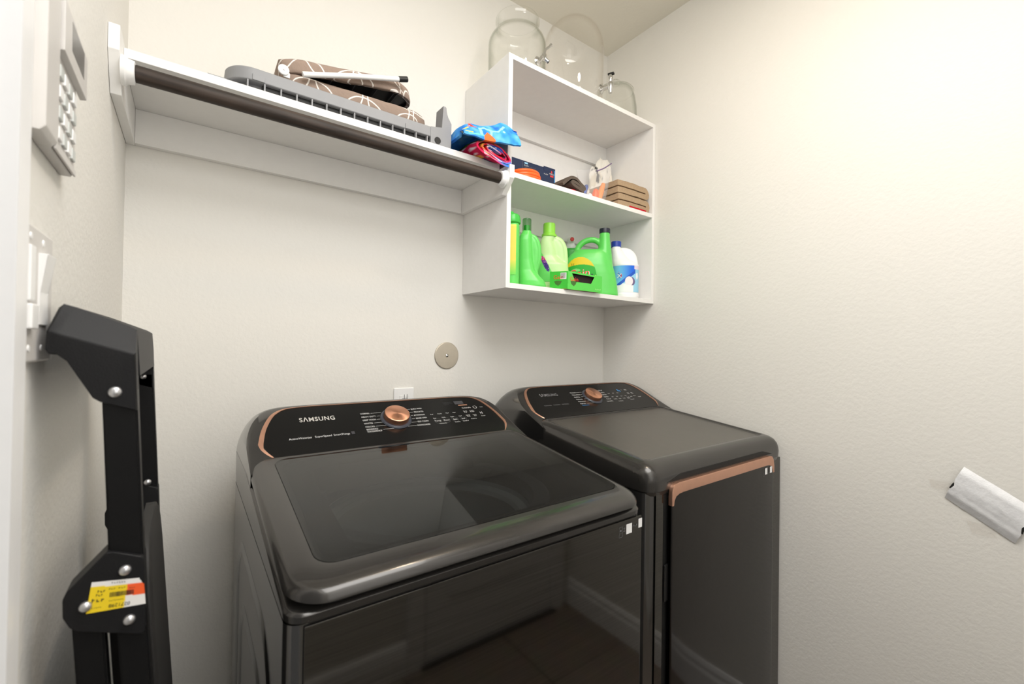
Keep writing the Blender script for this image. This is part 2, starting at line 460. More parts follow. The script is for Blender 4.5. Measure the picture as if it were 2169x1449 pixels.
def paint(o, fn):
    """dye / print colours: fn(world point) -> sRGB"""
    me = o.data; off = abs_loc(o)
    at = me.color_attributes.new('Col', 'FLOAT_COLOR', 'POINT')
    buf = []
    for v in me.vertices: buf += list(s2l(fn(v.co+off)))+[1.0]
    at.data.foreach_set('color', buf)

def nz(p, s=1.0): return noise.noise(V(p)*s)

# ------------------------------------------------------------------ the room
XR, ZC, YF = 1.7108, 2.668, -1.884
def wbox(name, dims, mat):
    return struct(name, box(B(), *dims), M[mat], smooth=False)
wbox('floor', (-0.12, XR+0.12, YF-0.12, 0.12, -0.10, 0.0), 'tile')
wbox('ceiling', (-0.12, XR+0.12, YF-0.12, 0.12, ZC, ZC+0.10), 'ceiling')
wbox('wall_back', (-0.12, XR+0.12, 0.0, 0.12, 0.0, ZC), 'wall')
wbox('wall_right', (XR, XR+0.12, YF-0.12, 0.0, 0.0, ZC), 'wall')
wbox('wall_front', (-0.12, XR, YF-0.12, YF, 0.0, ZC), 'wall')
bm = B()
box(bm, -0.12, 0, -0.90, 0.0, 0, ZC); box(bm, -0.12, 0, YF, -1.70, 0, ZC); box(bm, -0.12, 0, -1.70, -0.90, 2.05, ZC)
struct('wall_left', bm, M['wall'], smooth=False)
# casing round the doorway in the left wall, with a stepped profile
def casing_prof():
    return [(0,0), (0,0.070), (0.006,0.070), (0.010,0.062), (0.014,0.052), (0.014,0.020), (0.018,0.014), (0.018,0.0)]
bm = B()
pr = casing_prof()
def cas(bm, yo, sgn, z0, z1):
    ring = lambda z: [(p, yo+sgn*q, z) for p, q in pr]
    loft(bm, [ring(z0), ring(z1)])
cas(bm, -0.902, 1, 0, 2.12); cas(bm, -1.698, -1, 0, 2.12)
loft(bm, [[(p, y, 2.05+q) for p, q in pr] for y in (-0.832, -1.768)])
box(bm, -0.12, 0.0, -0.905, -0.898, 0, 2.05); box(bm, -0.12, 0.0, -1.702, -1.695, 0, 2.05)
struct('trim_1', bm, M['trim'], ang=25)
# closed door in the front wall (seen mirrored in the washer)
bm = B(); box(bm, 0.92, 1.58, YF, YF+0.012, 0.012, 2.03, 0.002)
for z0, z1 in ((0.25, 0.95), (1.10, 1.90)):
    box(bm, 1.02, 1.48, YF+0.012, YF+0.017, z0, z1, 0.004)
d1 = struct('door_1', bm, M['trim'])
bm = B(); lathe(bm, [(0.026,0),(0.026,0.006),(0.012,0.010),(0.012,0.04),(0.027,0.05),(0.027,0.068),(0.015,0.075)], (0.985, YF+0.012, 0.93), 24, (0,1,0))
obj('door_handle', bm, M['nickel'], d1)
bm = B(); box(bm, 0.90, 1.60, YF, YF+0.03, 0, 0.014, 0.002)
struct('trim_2', bm, M['cavity'])
bm = B(); box(bm, 0.84, 0.915, YF, YF+0.018, 0, 2.10, 0.004); box(bm, 1.585, 1.66, YF, YF+0.018, 0, 2.10, 0.004); box(bm, 0.84, 1.66, YF, YF+0.018, 2.035, 2.11, 0.004)
struct('trim_3', bm, M['trim'])
# baseboards
def bb(name, rings):
    bm = B(); loft(bm, rings); struct(name, bm, M['trim'], ang=20)
bp_ = [(0,0), (0.016,0), (0.016,0.085), (0.011,0.098), (0.011,0.112), (0.005,0.125), (0,0.128)]
bb('baseboard_right', [[(XR-p, y, z) for p, z in bp_] for y in (YF, 0)])
bb('baseboard_back', [[(x, -p, z) for p, z in bp_] for x in (0, XR)])
bb('baseboard_left', [[(p, y, z) for p, z in bp_] for y in (-0.832, 0)])
bb('baseboard_front', [[(x, YF+p, z) for p, z in bp_] for x in (0, 0.84)])

# recessed can light in the ceiling
cl = thing('recessed_ceiling_light', 'round recessed ceiling light above the washer', 'ceiling light', (1.02, -0.95, ZC))
bm = B(); lathe(bm, [(0.062,-0.001),(0.066,-0.006),(0.085,-0.006),(0.089,-0.001)], (1.02,-0.95,ZC), 40, None, False, False); obj('trim_ring', bm, M['trim'], cl)
def emit(name, rgb, st):
    m, nt, b = new_mat(name); b.inputs['Base Color'].default_value = (*rgb, 1); b.inputs['Emission Color'].default_value = (*rgb, 1); b.inputs['Emission Strength'].default_value = st
    return m
bm = B(); lathe(bm, [(0.0,-0.004),(0.062,-0.003)], (1.02,-0.95,ZC), 40, None, False, False); obj('lens', bm, emit('warm_lamp_lens', (1.0, 0.80, 0.58), 70), cl)

# ------------------------------------------------------------------ shelf with hanging rod
SH = thing('wall_shelf', 'long white wall shelf with end brackets above the washer', 'shelf', (0.48, 0, 1.77))
X0, X1 = 0.0005, 0.9465
obj('board', box(B(), 0.018, 0.928, -0.262, -0.0005, 1.8545, 1.8735, 0.0012), M['melamine'], SH)
obj('back_cleat', box(B(), 0.018, 0.928, -0.0185, -0.0005, 1.770, 1.8543, 0.001), M['melamine'], SH)
def bracket(x0, x1, ztop, zf):
    bm = B()
    pts = [(x0,-0.0005,1.770), (x0,-0.0005,ztop), (x0,-0.318,ztop), (x0,-0.318,zf), (x0,-0.275,1.770)]
    prism(bm, pts, (x1-x0, 0, 0), 0.0012)
    return bm
obj('end_bracket', bracket(X0, 0.0178, 1.8855, 1.838), M['melamine'], SH)
obj('end_bracket', bracket(0.9285, X1, 1.8560, 1.8145), M['melamine'], SH)
def socket(x, d):
    bm = B()
    lathe(bm, [(0.0275,0),(0.0275,0.006),(0.0235,0.010),(0.0215,0.020),(0.0185,0.021)], (x, -0.290, 1.8145), 32, (d,0,0))
    return bm
obj('rod_socket', socket(0.018, 1), M['white'], SH); obj('rod_socket', socket(0.928, -1), M['white'], SH)
bm = B(); tube(bm, [(0.0395 if i == 0 else 0.9065 if i == 8 else 0.04+i*0.1085, -0.290, 1.8145) for i in range(9)], 0.0163, 28)
tag(obj('hanging_rod', bm, M['rodwood'], ang=50), 'dark wood-look hanging rod under the long white shelf', 'rod')

# ------------------------------------------------------------------ open wall cabinet
CX0, CX1, CZ0, CZ1, CD = 0.947, XR-0.001, 1.4765, 2.2335, 0.278
CB = thing('wall_cabinet', 'open white wall cabinet with two compartments in the corner', 'cabinet', (1.33, 0, CZ0))
T = 0.0165
obj('side_panel', box(B(), CX0, CX0+T, -CD, -0.0005, CZ0, CZ1, 0.0008), M['melamine'], CB)
obj('side_panel', box(B(), CX1-T, CX1, -CD, -0.0005, CZ0, CZ1, 0.0008), M['melamine'], CB)
obj('top_panel', box(B(), CX0+T, CX1-T, -CD, -0.0005, CZ1-T, CZ1, 0.0008), M['melamine'], CB)
obj('bottom_panel', box(B(), CX0+T, CX1-T, -CD, -0.0005, CZ0, CZ0+T, 0.0008), M['melamine'], CB)
obj('middle_shelf', box(B(), CX0+T, CX1-T, -CD, -0.0005, 1.8365, 1.853, 0.0008), M['melamine'], CB)
obj('back_panel', box(B(), CX0+T, CX1-T, -0.006, -0.0005, CZ0+T, CZ1-T), M['melamine'], CB)
obj('hanging_rail', box(B(), CX0+T, CX1-T, -0.022, -0.006, 2.126, CZ1-T, 0.001), M['melamine'], CB)
obj('hanging_rail', box(B(), CX0+T, CX1-T, -0.022, -0.006, 1.745, 1.8365, 0.001), M['melamine'], CB)
CF = CZ0+T      # inside floor of the lower compartment
MS = 1.853      # top of the middle shelf

# ------------------------------------------------------------------ washer and dryer
SL = 0.085/0.139; FA = math.atan(SL); FL = 0.1695     # console face slope and length
fu, fn_ = V((0, math.cos(FA), math.sin(FA))), V((0, -math.sin(FA), math.cos(FA)))
OUT = [(0.006,0.0),(0.0065,0.03),(0.010,0.06),(0.018,0.095),(0.030,0.127),(0.048,0.150),(0.075,0.164),(0.115,0.1695)]
TRIM_O = [(0.0445,0.0005),(0.034,0.012),(0.0225,0.024),(0.0205,0.034),(0.023,0.052),(0.031,0.087),(0.046,0.1245),(0.062,0.147),(0.088,0.1605),(0.14,0.1655)]
TRIM_I = [(0.0475,0.0005),(0.041,0.012),(0.0345,0.027),(0.0335,0.036),(0.036,0.054),(0.043,0.088),(0.0565,0.122),(0.070,0.142),(0.094,0.1575),(0.145,0.1640)]
TRIM_I = [(o[0]+(q[0]-o[0])*0.80, o[1]+(q[1]-o[1])*0.80-(0.0018 if k == len(TRIM_O)-1 else 0)) for k, (o, q) in enumerate(zip(TRIM_O, TRIM_I))]
def curve2(p, n=5): return [(q.x, q.y) for q in smooth_path([(a, b, 0) for a, b in p], n)]
TRIM_O, TRIM_I = curve2(TRIM_O), curve2(TRIM_I)

def fp(x, v, base, h=0.0):
    """point on the sloped console face: x along, v up the slope, h proud of it"""
    p = V((x, base[0], base[1])) + fu*v + fn_*h
    return p

def console_body(x0, x1, base, yback, zlow):
    """hood behind the control glass: cross-sections along x that round off at both ends"""
    bm = B(); rings = []
    prof = [(0.0, 0.045), (0.003, 0.070), (0.009, 0.098), (0.019, 0.125), (0.034, 0.147), (0.058, 0.163), (0.10, 0.1705), (0.18, 0.172)]
    prof = [(q.x, q.y) for q in smooth_path([(a, b, 0) for a, b in prof], 4)]
    xs = [x0+a for a, _ in prof] + [x1-a for a, _ in reversed(prof)]
    vs = [b for _, b in prof] + [b for _, b in reversed(prof)]
    for x, v in zip(xs, vs):
        e = min(x-x0, x1-x); t = max(0, 1-e/0.05)
        yb = base[0]-0.050*t*t; zb = base[1]-0.018*t*t
        r = []
        r.append((x, yb, zlow)); r.append((x, yb, zb-0.004))
        p0 = V((x, yb, zb)); p1 = fp(x, v, base, -0.004)
        if p1.z < p0.z+0.004: p1.z = p0.z+0.004
        for k in range(7): r.append(tuple(p0.lerp(p1, k/6)))
        ytop = p1.y; ztop = p1.z
        drop = 0.03
        for k in range(1, 9):
            a = k/8*PI/2
            r.append((x, ytop+(yback-ytop)*math.sin(a)*1.0, ztop+0.003*math.sin(2*a)-(1-math.cos(a))*(ztop-zlow)*0.55))
        r.append((x, yback, zlow))
        rings.append(r)
    loft(bm, rings)
    return bm

def mirror_strip(o, c):   # left outline + mirrored right outline, left to right
    return [(c[0]+u, v) for u, v in o], [(c[1]-u, v) for u, v in o]

def fascia(x0, x1, base, off):
    l, r = mirror_strip(TRIM_I, (x0, x1))
    pts = [fp(u, v, base, off) for u, v in l] + [fp(u, v, base, off) for u, v in reversed(r)]
    bm = B(); prism(bm, pts, fn_*-0.006)
    return bm

def trim(x0, x1, base, off):
    lo, ro = mirror_strip(TRIM_O, (x0, x1)); li, ri = mirror_strip(TRIM_I, (x0, x1))
    O = lo+list(reversed(ro)); I = li+list(reversed(ri))
    bm = B(); rings = []
    for (a, b), (c, d) in zip(O, I):
        rings.append([fp(a, b, base, -0.004), fp(a, b, base, off), fp(c, d, base, off+0.0012), fp(c, d, base, -0.004)])
    loft(bm, rings)
    return bm

def knob(parent, cx, cv, base):
    c = fp(cx, cv, base, 0.0)
    bm = B(); lathe(bm, [(0.0325,0.0008),(0.0325,0.0045),(0.0370,0.0050),(0.0400,0.0030),(0.0410,0.0008)], c, 56, fn_, False, False)
    obj('dial_ring', bm, M['dialring'], parent)
    me = bpy.data.meshes.new('dial_knob'); bm = B()
    lathe(bm, [(0.031,0.0),(0.031,0.003),(0.0330,0.005),(0.0330,0.0165),(0.0322,0.0185),(0.0305,0.0194),(0.0005,0.0186)], (0,0,0), 72, None, False, True)
    bmesh.ops.recalc_face_normals(bm, faces=bm.faces); bm.to_mesh(me); bm.free()
    me.polygons.foreach_set('use_smooth', [True]*len(me.polygons)); me.set_sharp_from_angle(angle=math.radians(35))
    me.materials.append(M['knob'])
    o = bpy.data.objects.new('dial_knob', me); COL.objects.link(o); o.parent = parent
    o.location = c - abs_loc(parent); o.rotation_euler = (FA, 0, 0)
    o['label'] = 'copper control dial knob'
    return o
M['dialring'] = pm('dark_blue_dial_ring', (58, 62, 72), 0.35, var=0.03)

def rr_ring(x0, x1, y0, y1, rad, z, n=160):
    cx, cy = (x0+x1)/2, (y0+y1)/2
    return [(x, y, z(x, y) if callable(z) else z) for x, y in rr_polar(cx, cy, x0, x1, y0, y1, rad, n)]

# ---- washer
WX0, WX1, WYF, WYB = 0.2345, 0.9210, -0.8354, -0.105
WB = (-0.389, 1.047)
wl = lambda x, y: 1.047 - 0.145*(-0.389 - y)          # lid plane
W = thing('washing_machine', 'dark stainless top-load washer with copper dial and smoked glass lid, left of the dryer', 'washing machine', (0.578, -0.47, 0))
def cab(x0, x1, yf, yb, z0, z1, r):
    bm = B(); pts = []
    for cx, cy, a0 in ((x1-r, yb-r, 0), (x0+r, yb-r, PI/2), (x0+r, yf+r, PI), (x1-r, yf+r, 1.5*PI)):
        pts += [(cx+r*math.cos(a0+PI/2*k/10), cy+r*math.sin(a0+PI/2*k/10)) for k in range(11)]
    loft(bm, [[(x, y, z) for x, y in pts] for z in (z0, z1)], True, False)
    return bm
obj('cabinet_shell', cab(WX0, WX1, WYF+0.003, WYB, 0.025, 0.9375, 0.022), M['side'], W, ang=50)
bm = B(); prism(bm, [(WX0+0.020, WYF-0.0005, 0.03), (WX1-0.004, WYF-0.0005, 0.03), (WX1-0.004, WYF-0.0005, 0.9355), (WX0+0.020, WYF-0.0005, 0.9355)], (0, 0.004, 0), 0.0024)
obj('front_panel', bm, M['steel'], W)
# pressed outline in the left side
def pressed(y0, y1, z0, z1, r, w):
    bm = B(); n = 120; cy, cz = (y0+y1)/2, (z0+z1)/2
    rings = []
    for ins, h in ((0, 0), (w*0.35, 0.0028), (w*0.65, 0.0028), (w, 0)):
        rings.append([(WX0-h-0.0001, a, b) for a, b in rr_polar(cy, cz, y0+ins, y1-ins, z0+ins, z1-ins, max(r-ins, 0.005), n)])
    loft(bm, rings, False, False)
    return bm
obj('side_rib', pressed(-0.735, -0.22, 0.16, 0.86, 0.12, 0.03), M['side'], W, ang=60)
obj('side_rib', pressed(-0.655, -0.30, 0.24, 0.75, 0.09, 0.03), M['side'], W, ang=60)
for fx, fy in ((0.29,-0.78),(0.865,-0.78),(0.29,-0.16),(0.865,-0.16)):
    bm = B(); lathe(bm, [(0.026,0),(0.028,0.004),(0.022,0.012),(0.014,0.014),(0.014,0.03)], (fx,fy,0), 20); obj('foot', bm, M['black'], W)
# top cover: rim with the round tub opening
DC = (0.578, -0.520)
bm = B(); n = 420
def wr(ins, z, r=0.026): return [(x, y, z+(0.143*max(0, min(y, -0.36)-WYF-0.004) if z > 0.945 and ins < 0.04 else 0)) for x, y in rr_polar(DC[0], DC[1], WX0+ins, WX1-ins, WYF+ins, WYB-ins, max(r-ins, 0.004), n)]
rings = [wr(0.004, 0.930), wr(0.0025, 0.9385), wr(0.0, 0.9400), wr(-0.0008, 0.9480), wr(0.0015, 0.9508), wr(0.004, 0.9520), wr(0.030, 0.9585), wr(0.05, 0.9585)]
rings += [[(x, y, 0.9585) for x, y in circ_polar(DC[0], DC[1], 0.232, n)], [(x, y, 0.945) for x, y in circ_polar(DC[0], DC[1], 0.226, n)], [(x, y, 0.90) for x, y in circ_polar(DC[0], DC[1], 0.226, n)]]
loft(bm, rings, False, False)
obj('top_cover', bm, M['gloss'], W, ang=30)
bm = B(); lathe(bm, [(0.225,0.925),(0.222,0.915),(0.205,0.910),(0.200,0.900),(0.215,0.890),(0.222,0.870),(0.222,0.55),(0.19,0.50),(0.0,0.49)], (DC[0],DC[1],0), 96, None, False, True)
obj('drum', bm, M['plastgrey'], W)
bm = B(); lathe(bm, [(0.07,0.492),(0.065,0.54),(0.03,0.57),(0.025,0.80),(0.0,0.81)], (DC[0],DC[1],0), 40, None, False, True)
obj('agitator_plate', bm, M['plastgrey'], W)
# deck ring between cover and tub (grey splash guard)
bm = B(); lathe(bm, [(0.2325,0.9592),(0.246,0.9635),(0.262,0.9635),(0.268,0.959)], (DC[0],DC[1],0), 96, None, False, False)
obj('splash_ring', bm, M['deck'], W)
# lid
LID = thing('lid', '', '', (0,0,0)); del LID['label']; del LID['category']
bpy.data.objects.remove(LID)
lcx, lcy = 0.578, -0.61
LY0, LY1 = -0.8475, -0.345
def lr(ins, dz, r=0.055): return [(x, y, wl(x,y)+dz) for x, y in rr_polar(lcx, lcy, WX0+0.0005+ins, WX1-0.0005-ins, LY0+ins, LY1-ins*0.3, max(r-ins*0.6, 0.012), n)]
def lg(dx, dz): return [(x, y, wl(x,y)+dz) for x, y in rr_polar(lcx, lcy, 0.2785+dx, 0.8950-dx, -0.796+dx, -0.398-dx, 0.03, n)]
rings = [lg(0.012, -0.020), lr(0.026, -0.0225), lr(0.012, -0.0230), lr(0.004, -0.0212), lr(0.0, -0.0175), lr(0.001, -0.012), lr(0.0045, -0.0070), lr(0.010, -0.0035), lr(0.019, -0.0012), lr(0.030, 0.0), lg(-0.0015, 0.0), lg(0.0, -0.001), lg(0.0, -0.003), lg(0.012, -0.004), lg(0.012, -0.020)]
bm = B(); loft(bm, rings, False, False)
lid = obj('lid_frame', bm, M['gloss'], W, ang=40)
bm = B(); loft(bm, [lg(0.0006, -0.0035), lg(0.0006, 0.0)], True, True)
obj('lid_glass', bm, M['lidglass'], W, smooth=False)['label'] = 'smoked glass lid window'
# dark printed border under the glass
bm = B(); n2 = n
win = lambda d: [(x, y, wl(x,y)-0.006) for x, y in rr_polar(lcx, lcy, 0.335+d, 0.835-d, -0.775+d, -0.455-d, 0.02, n)]
loft(bm, [lg(0.0005, -0.006), win(0.0)], False, False)
obj('glass_border', bm, M['cavity'], W, smooth=False)
# console
obj('console', console_body(WX0, WX1, WB, WYB-0.02, 0.955), M['side'], W, ang=40)
obj('control_fascia', fascia(WX0, WX1, WB, 0.0), M['fascia'], W, ang=20)
obj('console_trim', trim(WX0, WX1, WB, 0.0004), M['copper'], W, ang=40)['label'] = 'copper trim around the control panel'
knob(W, 0.577, 0.0905, WB)
EX = (1,0,0); H = 0.0007
def ft(s, u, v, size, al='LEFT', base=WB, fit=None): return (s, tuple(fp(u, v, base, H)), EX, fu, size, al) + ((fit,) if fit else ())
obj('brand_lettering', text_bm([ft('S\u039bMSUNG', 0.3465, 0.1125, 0.0205, fit=0.0800)]), M['badge'], W, smooth=False, recalc=False)
obj('tagline_lettering', text_bm([ft('ActiveWaterjet', 0.3165, 0.0508, 0.0088, fit=0.0475), ft('SuperSpeed', 0.3705, 0.0508, 0.0088, fit=0.0370), ft('SmartThings', 0.4115, 0.0508, 0.0088, fit=0.0370)]), M['print'], W, smooth=False, recalc=False)
rows_l = ['NORMAL', 'HEAVY DUTY', 'DEEP WASH', 'WHITES', 'COLORS', 'BEDDING/', 'WATERPROOF']; vl = [0.1185, 0.1055, 0.0930, 0.0800, 0.0675, 0.0575, 0.0495]
rows_r = ['QUICK WASH', 'DELICATES', 'ACTIVEWEAR', 'RINSE+SPIN', 'SELF CLEAN', 'DOWNLOADED']; vr = [0.1225, 0.1095, 0.0960, 0.0830, 0.0695, 0.0555]
def fl(bm, u0, v0, u1, v1, w=0.0007, base=WB, h=H):      # printed line
    d = V((u1-u0, v1-v0, 0)).normalized()*w/2; nx, ny = -d.y, d.x
    quad(bm, *[fp(a, b, base, h) for a, b in ((u0+nx, v0+ny), (u0-nx, v0-ny), (u1-nx, v1-ny), (u1+nx, v1+ny))])
def fr_(bm, u0, v0, u1, v1, base=WB, h=H): quad(bm, *[fp(a, b, base, h) for a, b in ((u0,v0),(u1,v0),(u1,v1),(u0,v1))])
def fring(bm, u, v, r0, r1, base=WB, n=24, a0=0, a1=2*PI):
    for k in range(n):
        a, b = a0+(a1-a0)*k/n, a0+(a1-a0)*(k+1)/n
        quad(bm, *[fp(u+r*math.cos(t), v+r*math.sin(t), base, H) for r, t in ((r0,a),(r1,a),(r1,b),(r0,b))])
def marks(bm, u, v, w, h, base=WB):                      # print too small to read: a row of letter-sized strokes
    n = max(2, int(w/(h*0.75))); x = u-w/2
    for k in range(n):
        ww = w/n*0.62; t = h*(0.75 if k % 3 else 1.0)
        fr_(bm, x, v-h/2, x+ww*0.38, v-h/2+t, base); fr_(bm, x+ww*0.38, v-h*(0.5 if k % 2 else -0.1), x+ww, v-h*(0.5 if k % 2 else -0.1)+h*0.28, base); x += w/n
wl_ = [0.0239, 0.036, 0.033, 0.022, 0.023, 0.029, 0.0375]; wr_ = [0.032, 0.0266, 0.032, 0.0307, 0.031, 0.037]
bm = text_bm([ft(s, 0.4905, v, 0.0080, fit=w) for s, v, w in zip(rows_l, vl, wl_)])
for k, v in enumerate(vl[:5]+[0.0535]):
    e = 0.4935+[0.0239, 0.036, 0.033, 0.022, 0.023, 0.0375][k]
    x = 0.578-math.sqrt(max(0.0422**2-(v-0.0935)**2, 0.0001)); fl(bm, e, v, max(x, e+0.003), v)
obj('cycle_lettering', bm, M['print'], W, smooth=False, recalc=False)
bm = text_bm([ft(s, 0.6610-w, v, 0.0080, fit=w) for s, v, w in zip(rows_r, vr, wr_)])
for k, v in enumerate(vr):
    e = 0.6590-wr_[k]
    x = 0.578+math.sqrt(max(0.0422**2-(v-0.0935)**2, 0.0001)); fl(bm, min(x, e-0.003), v, e, v)
obj('cycle_lettering', bm, M['print'], W, smooth=False, recalc=False)
bm = text_bm([ft(s, u, 0.0655, 0.0080, 'CENTER') for s, u in (('Temp', 0.688), ('Rinse', 0.715), ('Spin', 0.742), ('Soil', 0.768))])
for u, v, w in ((0.682,0.094,0.009),(0.706,0.094,0.013),(0.730,0.0945,0.010),(0.752,0.094,0.010),(0.684,0.077,0.010),(0.711,0.0775,0.011),(0.738,0.077,0.011),(0.764,0.077,0.010),(0.789,0.096,0.013),(0.789,0.091,0.010),(0.811,0.0965,0.013),(0.811,0.0915,0.015),(0.790,0.0775,0.014),(0.790,0.0725,0.011),(0.812,0.0775,0.012),(0.812,0.0725,0.009),(0.745,0.054,0.017),(0.700,0.054,0.022),(0.772,0.055,0.019),(0.8015,0.061,0.018),(0.838,0.069,0.014)): marks(bm, u, v, w, 0.0036)
for du in (-0.004, 0.002): fl(bm, 0.838+du, 0.078, 0.838+du, 0.088, 0.0012)
fl(bm, 0.834, 0.085, 0.840, 0.080, 0.001)
obj('key_lettering', bm, M['print'], W, smooth=False, recalc=False)
bm = B()
for u in (0.688, 0.715, 0.742, 0.768): fring(bm, u, 0.0655, 0.0100, 0.0104)
obj('key_outlines', bm, M['printgrey'], W, smooth=False, recalc=False)
bm = B(); fring(bm, 0.8285, 0.1105, 0.0052, 0.0062, a0=PI*0.6, a1=PI*2.45); marks(bm, 0.800, 0.1105, 0.030, 0.0048); marks(bm, 0.851, 0.1090, 0.010, 0.003)
obj('power_mark', bm, M['print'], W, smooth=False, recalc=False)
bm = B(); fr_(bm, 0.7785, 0.1215, 0.8085, 0.1265); obj('energy_sticker', bm, M['copper'], W, smooth=False)['label'] = 'small copper coloured sticker strip'
M['dimdisp'] = pm('dim_display', (62, 62, 66), 0.3, var=0.05)
bm = B(); fr_(bm, 0.7700, 0.1290, 0.8000, 0.1440); obj('display_window', bm, M['dimdisp'], W, smooth=False)
bm = B(); marks(bm, 0.750, 0.1355, 0.030, 0.003); marks(bm, 0.748, 0.1405, 0.026, 0.003); marks(bm, 0.743, 0.1305, 0.016, 0.003); obj('notice_print', bm, M['dimdisp'], W, smooth=False)
bm = B(); fr_(bm, 0.4530, 0.0475, 0.4610, 0.0575); obj('smart_mark', bm, M['dimdisp'], W, smooth=False)
# stickers on the front
def fsq(bm, x0, x1, z0, z1, y): quad(bm, (x0,y,z0), (x1,y,z0), (x1,y,z1), (x0,y,z1))
ys = WYF-0.0011
bm = B(); fsq(bm, 0.8660, 0.8840, 0.9060, 0.9262, ys); obj('sticker', bm, M['sticker'], W, smooth=False)
bm = B(); fsq(bm, 0.9050, 0.9168, 0.9105, 0.9295, ys); obj('sticker', bm, M['sticker'], W, smooth=False)
bm = B(); y = ys
for x0, x1, z0, z1 in ((0.8435,0.8442,0.9035,0.9248),(0.8535,0.8542,0.9035,0.9248),(0.8435,0.8542,0.9241,0.9248),(0.8435,0.8542,0.9035,0.9042),(0.8435,0.8542,0.9115,0.9120),(0.8570,0.8625,0.9135,0.9150),(0.8580,0.8615,0.9170,0.9182),(0.8570,0.8625,0.9195,0.9205)):
    fsq(bm, x0, x1, z0, z1, y)
lathe(bm, [(0.0022, 0.0), (0.0, 0.0001)], (0.8489, ys, 0.917), 16, (0,-1,0), False, False)
obj('icon_print', bm, M['printgrey'], W, smooth=False, recalc=False)
bm = B(); strokes(bm, lambda a, z: (a, ys, z), 0.8865, 0.9165, 0.0165, 0.0055); obj('line_print', bm, M['printgrey'], W, smooth=False)

# ---- dryer
DX0, DX1, DYF, DYB = 1.0128, 1.7000, -0.783, -0.085
DB = (-0.347, 1.0588)
dl = lambda x, y: 1.0588 - 0.115*(-0.347 - y)
D = thing('dryer', 'dark stainless front-load dryer with copper door handle strip in the corner', 'dryer', (1.356, -0.43, 0))
obj('cabinet_shell', cab(DX0, DX1, DYF+0.004, DYB, 0.025, 0.943, 0.03), M['side'], D, ang=50)
DXc, DYc = 1.356, -0.55
# front frame and black plates for the shaded door recess
bm = B()
dx0, dx1, dz0, dz1 = 1.0690, 1.6290, 0.10, 0.982
def fcol(bm, x0, x1): prism(bm, [(x0,DYF,0.03),(x1,DYF,0.03),(x1,DYF,0.9425),(x0,DYF,0.9425)], (0,0.006,0), 0.0015)
fcol(bm, DX0+0.026, dx0); fcol(bm, dx1, DX1-0.004); prism(bm, [(dx0,DYF,0.03),(dx1,DYF,0.03),(dx1,DYF,dz0),(dx0,DYF,dz0)], (0,0.006,0), 0.0015)
obj('front_frame', bm, M['steel'], D)
bm = B(); prism(bm, [(x, DYF-0.0054, z) for x, z in rr_polar((dx0+dx1)/2, 0.92, dx0, dx1, 0.86, 0.9775, 0.030, 60) if z > 0.9445], (0, 0.012, 0)); box(bm, dx0, dx1, DYF+0.0015, DYF+0.006, dz0, 0.950)
obj('recess_shade_plate', bm, M['cavity'], D, smooth=False)  # black stands for the gap's shade; upper plate sits proud of the skirt
# door with radiused corners and slight crown
DHX0, DHX1, DHZ0, DHZ1 = 1.0835, 1.6205, 0.112, 0.9600
bm = B(); rings = []
for ins, yy in ((0.004, DYF-0.000), (0.0, DYF-0.003), (0.0, DYF-0.0085), (0.002, DYF-0.0120), (0.006, DYF-0.0132), (0.06, DYF-0.0142), (0.16, DYF-0.0148)):
    rings.append([(x, yy, z) for x, z in rr_polar((DHX0+DHX1)/2, (DHZ0+DHZ1)/2, DHX0+ins, DHX1-ins, DHZ0+ins, DHZ1-ins, 0.03, 140)])
loft(bm, rings)
obj('door', bm, M['doorsteel'], D, ang=40)
# copper handle strip along the door's top edge with two hooked ends
yo = DYF-0.0136
bm = B()
zt = DHZ1
Lo = [(DHX0-0.0005, zt-0.052), (DHX0-0.0005, zt-0.030), (DHX0+0.003, zt-0.012), (DHX0+0.012, zt-0.002), (DHX0+0.028, zt+0.0008)]
Li = [(DHX0+0.0075, zt-0.052), (DHX0+0.0105, zt-0.042), (DHX0+0.019, zt-0.033), (DHX0+0.032, zt-0.0290), (DHX0+0.050, zt-0.0280)]
mx = lambda p: (DHX0+DHX1-p[0], p[1])
O = Lo+[mx(p) for p in reversed(Lo)]; I = Li+[mx(p) for p in reversed(Li)]
rings = []
for (a, b), (c, d) in zip(O, I):
    rings.append([(a, DYF-0.004, b), (a, yo, b), (a*0.85+c*0.15, yo-0.0016, b*0.85+d*0.15), (c*0.8+a*0.2, yo-0.0016, d*0.8+b*0.2), (c, yo+0.0012, d), (c, DYF-0.004, d)])
loft(bm, rings)
obj('door_handle', bm, M['copper'], D, ang=50)['label'] = 'copper handle strip along the top of the dryer door'
for hz in (0.72, 0.40):
    obj('hinge', box(B(), dx0+0.002, DHX0+0.004, DYF-0.004, DYF+0.001, hz-0.045, hz+0.045, 0.003), M['black'], D)
# top
bm = B()
def dr(ins, z, r=0.034, dzp=None): return [(x, y, (dl(x,y)+dzp) if dzp is not None else z) for x, y in rr_polar(DXc, DYc, DX0+ins, DX1-ins, DYF-0.004+ins, -0.343-ins*0.3, max(r-ins*0.5, 0.012), n)]
rings = [dr(0.004, 0.936), dr(0.0015, 0.9445), dr(0.0, 0.9465), dr(-0.001, 0.965), dr(0.0005, 0, dzp=-0.030), dr(0.0040, 0, dzp=-0.019), dr(0.011, 0, dzp=-0.009), dr(0.021, 0, dzp=-0.003), dr(0.034, 0, dzp=0.0), dr(0.040, 0, dzp=-0.0005), dr(0.045, 0, dzp=-0.004), dr(0.06, 0, dzp=-0.0055)]
loft(bm, rings, False, False)
obj('top_cover', bm, M['gloss'], D, ang=30)
bm = B(); loft(bm, [dr(0.044, 0, dzp=-0.0048), dr(0.30, 0, dzp=-0.0052)], False, True)
